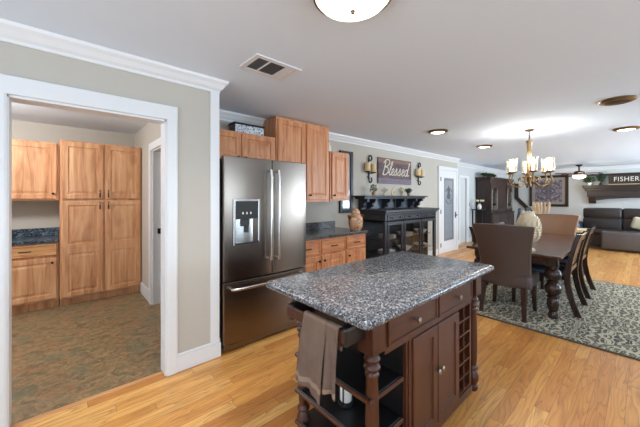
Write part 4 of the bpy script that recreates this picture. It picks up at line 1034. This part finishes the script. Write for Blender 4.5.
for x0, x1 in ((CX0 + .03, -.45), (.45, CX1 - .03)):
    c_ = (x0 + x1) / 2; hw = (x1 - x0) / 2; a = hw - .09
    outer = [(c_ - hw, .91), (c_ + hw, .91), (c_ + hw, 1.86), (c_ - hw, 1.86)]
    m = MB().box(x0, x0 + .09, CY0 - .02, CY0, .91, 1.86).box(x1 - .09, x1, CY0 - .02, CY0, .91, 1.86).box(x0 + .09, x1 - .09, CY0 - .02, CY0, .91, 1.0)
    top = [(c_ - a, 1.62 + 0)] + [(c_ - a * math.cos(PI * k / 10), 1.55 + .22 * math.sin(PI * k / 10)) for k in range(11)] + [(c_ + a, 1.62)]
    m.prism([(c_ - a, 1.55)] + [(c_ - a * math.cos(PI * k / 10), 1.55 + .22 * math.sin(PI * k / 10)) for k in range(1, 10)] + [(c_ + a, 1.55), (c_ + a, 1.86), (c_ - a, 1.86)], 'y', CY0 - .02, CY0)
    d = m.build('door', 'china', cc)
    MB().box(x0 + .09, x1 - .09, CY0 - .012, CY0 - .006, 1.0, 1.80).build('glass_pane', 'glass', d)
    m = MB(); m.tube([(c_ - a, CY0 - .022, 1.0), (c_ - a, CY0 - .022, 1.55)] + [(c_ - a * math.cos(PI * k / 10), CY0 - .022, 1.55 + .22 * math.sin(PI * k / 10)) for k in range(1, 10)] + [(c_ + a, CY0 - .022, 1.55), (c_ + a, CY0 - .022, 1.0)], .012, 6)
    m.build('moulding', 'pewter', d)
MB().panel(-.42, .42, .91, 1.86, CY0 - .01, .02, .09).build('centre_panel', 'china', cc)
for x0, x1 in ((CX0 + .03, -.40), (-.38, .38), (.40, CX1 - .03)): MB().panel(x0, x1, .08, .84, CY0 - .07, .02, .07).build('door', 'china', cc)
g = MB(); 
for k in range(10): leafball(g, (-1.0 + k * .1, 0, .075), .055, 26, .08, .6)
tag(g.build('greenery_garland', 'leafd', None, (11.2, 3.45, 2.06)), 'dark green leafy garland lying on top of the china cabinet', 'greenery')
g = MB().lathe([(.10, 0), (.15, .05), (.14, .05), (.09, .015)], n=18).build('white_dish', 'whitecer', None, (11.75, 3.42, 2.06), smooth=40); tag(g, 'small white dish on top of the china cabinet', 'dish')

# plant stand with white vase left of the china cabinet
st = thing('plant_stand', 'small black side stand left of the china cabinet', 'side table', (9.83, 3.48, 0))
MB().box(-.16, .16, -.16, .16, 1.00, 1.03, .004).build('stand_top', 'black', st)
for sx in (-1, 1):
    for sy in (-1, 1): MB().box(sx * .135 - .015, sx * .135 + .015, sy * .135 - .015, sy * .135 + .015, 0, 1.0).build('leg', 'black', st)
MB().box(-.13, .13, -.13, .13, .45, .47).build('stand_shelf', 'black', st)
vs = thing('flower_vase', 'white vase of pale flowers on the small black side stand', 'vase', (9.83, 3.46, 1.03))
MB().lathe([(.04, 0), (.06, .04), (.055, .11), (.03, .15), (.038, .17)], n=16).build('vase', 'whitecer', vs, smooth=50)
m = MB()
for q in range(6): 
    a = q * 1.05; m.tube([(0, 0, .15), (.05 * math.cos(a), .05 * math.sin(a), .22), (.11 * math.cos(a), .11 * math.sin(a), .26)], .004, 5)
m.build('stems', 'leaf', vs)
m = MB()
for q in range(6): a = q * 1.05; m.ball((.11 * math.cos(a), .11 * math.sin(a), .27), .03, n=8, m=6)
m.build('blossoms', 'petal', vs)
sw = MB().box(-.035, .035, -.008, 0, -.06, .06, .003).box(-.012, .012, -.014, -.008, -.02, .02).build('light_switch', 'pewter', None, (9.68, YBN, 1.18)); tag(sw, 'small grey light switch on the wall left of the china cabinet', 'switch')

# navy chairs in front of the china cabinet
nc = thing('navy_chair', 'navy painted open back chair in front of the china cabinet, left one of the pair', 'chair', (10.25, 2.78, 0), PI * .55, 'navy chairs by the china cabinet')
for s in (-1, 1):
    MB().tube([(-.24, s * .21, 0), (-.21, s * .21, .46), (-.25, s * .22, .82), (-.29, s * .22, 1.06)], .02, 8).build('rear_leg', 'navywood', nc)
    MB().tube([(.21, s * .2, 0), (.20, s * .2, .44)], .018, 8).build('front_leg', 'navywood', nc)
MB().box(-.22, .23, -.23, .23, .44, .48, .012, 2).build('seat', 'navywood', nc)
m = MB().box(-.30, -.26, -.24, .24, .98, 1.08, .008)
m.tube([(-.22, -.2, .56), (-.27, .2, .96)], .014, 6).tube([(-.22, .2, .56), (-.27, -.2, .96)], .014, 6); m.build('backrest', 'navywood', nc)
copy_tree(nc, 'navy painted open back chair in front of the china cabinet, right one of the pair', (10.95, 2.72, 0), PI * .5)

# side table, floor vase with pampas
sd = thing('side_table', 'small cream topped side table between the tan chair and the sofa', 'side table', (9.15, 1.25, 0))
MB().box(-.28, .28, -.36, .36, .60, .66, .006).build('table_top', 'cream', sd)
for sx in (-1, 1):
    for sy in (-1, 1): MB().box(sx * .24 - .025, sx * .24 + .025, sy * .31 - .025, sy * .31 + .025, 0, .60).build('leg', 'dwood', sd)
fv = thing('floor_vase', 'tall floor vase of dried pampas plumes behind the tan chair', 'vase', (7.9, 1.52, 0))
MB().lathe([(.10, 0), (.14, .1), (.16, .4), (.12, .7), (.07, .85), (.09, .9)], n=22).build('vase', 'bronze', fv, smooth=50)
m = MB()
for q in range(11):
    a = q * 2.4; e = .05 + .13 * (q % 4) / 3
    x_, y_ = e * math.cos(a), e * math.sin(a)
    m.tube([(0, 0, .85), (x_ * .6, y_ * .6, 1.0), (x_ * .9, y_ * .9, 1.12), (x_, y_, 1.26), (x_ * 1.05, y_ * 1.05, 1.31)], [.004, .006, .022, .022, .004], 7)
m.build('pampas_plumes', 'pampas', fv, smooth=50)

# ceiling lamp added to brighten the pantry, out of the doorway's view
pl2 = thing('ceiling_light', 'added flush white ceiling light, unseen inside the pantry', 'ceiling light', (-1.0, 4.1, H))
MB().lathe([(.16, 0), (.16, -.03), (.12, -.07), (.0, -.085)], n=24).build('bowl', 'bowl', pl2, smooth=50)
point('pantry_fill', (0, 0, -.2), 60, (1, .98, .97), .15, pl2)
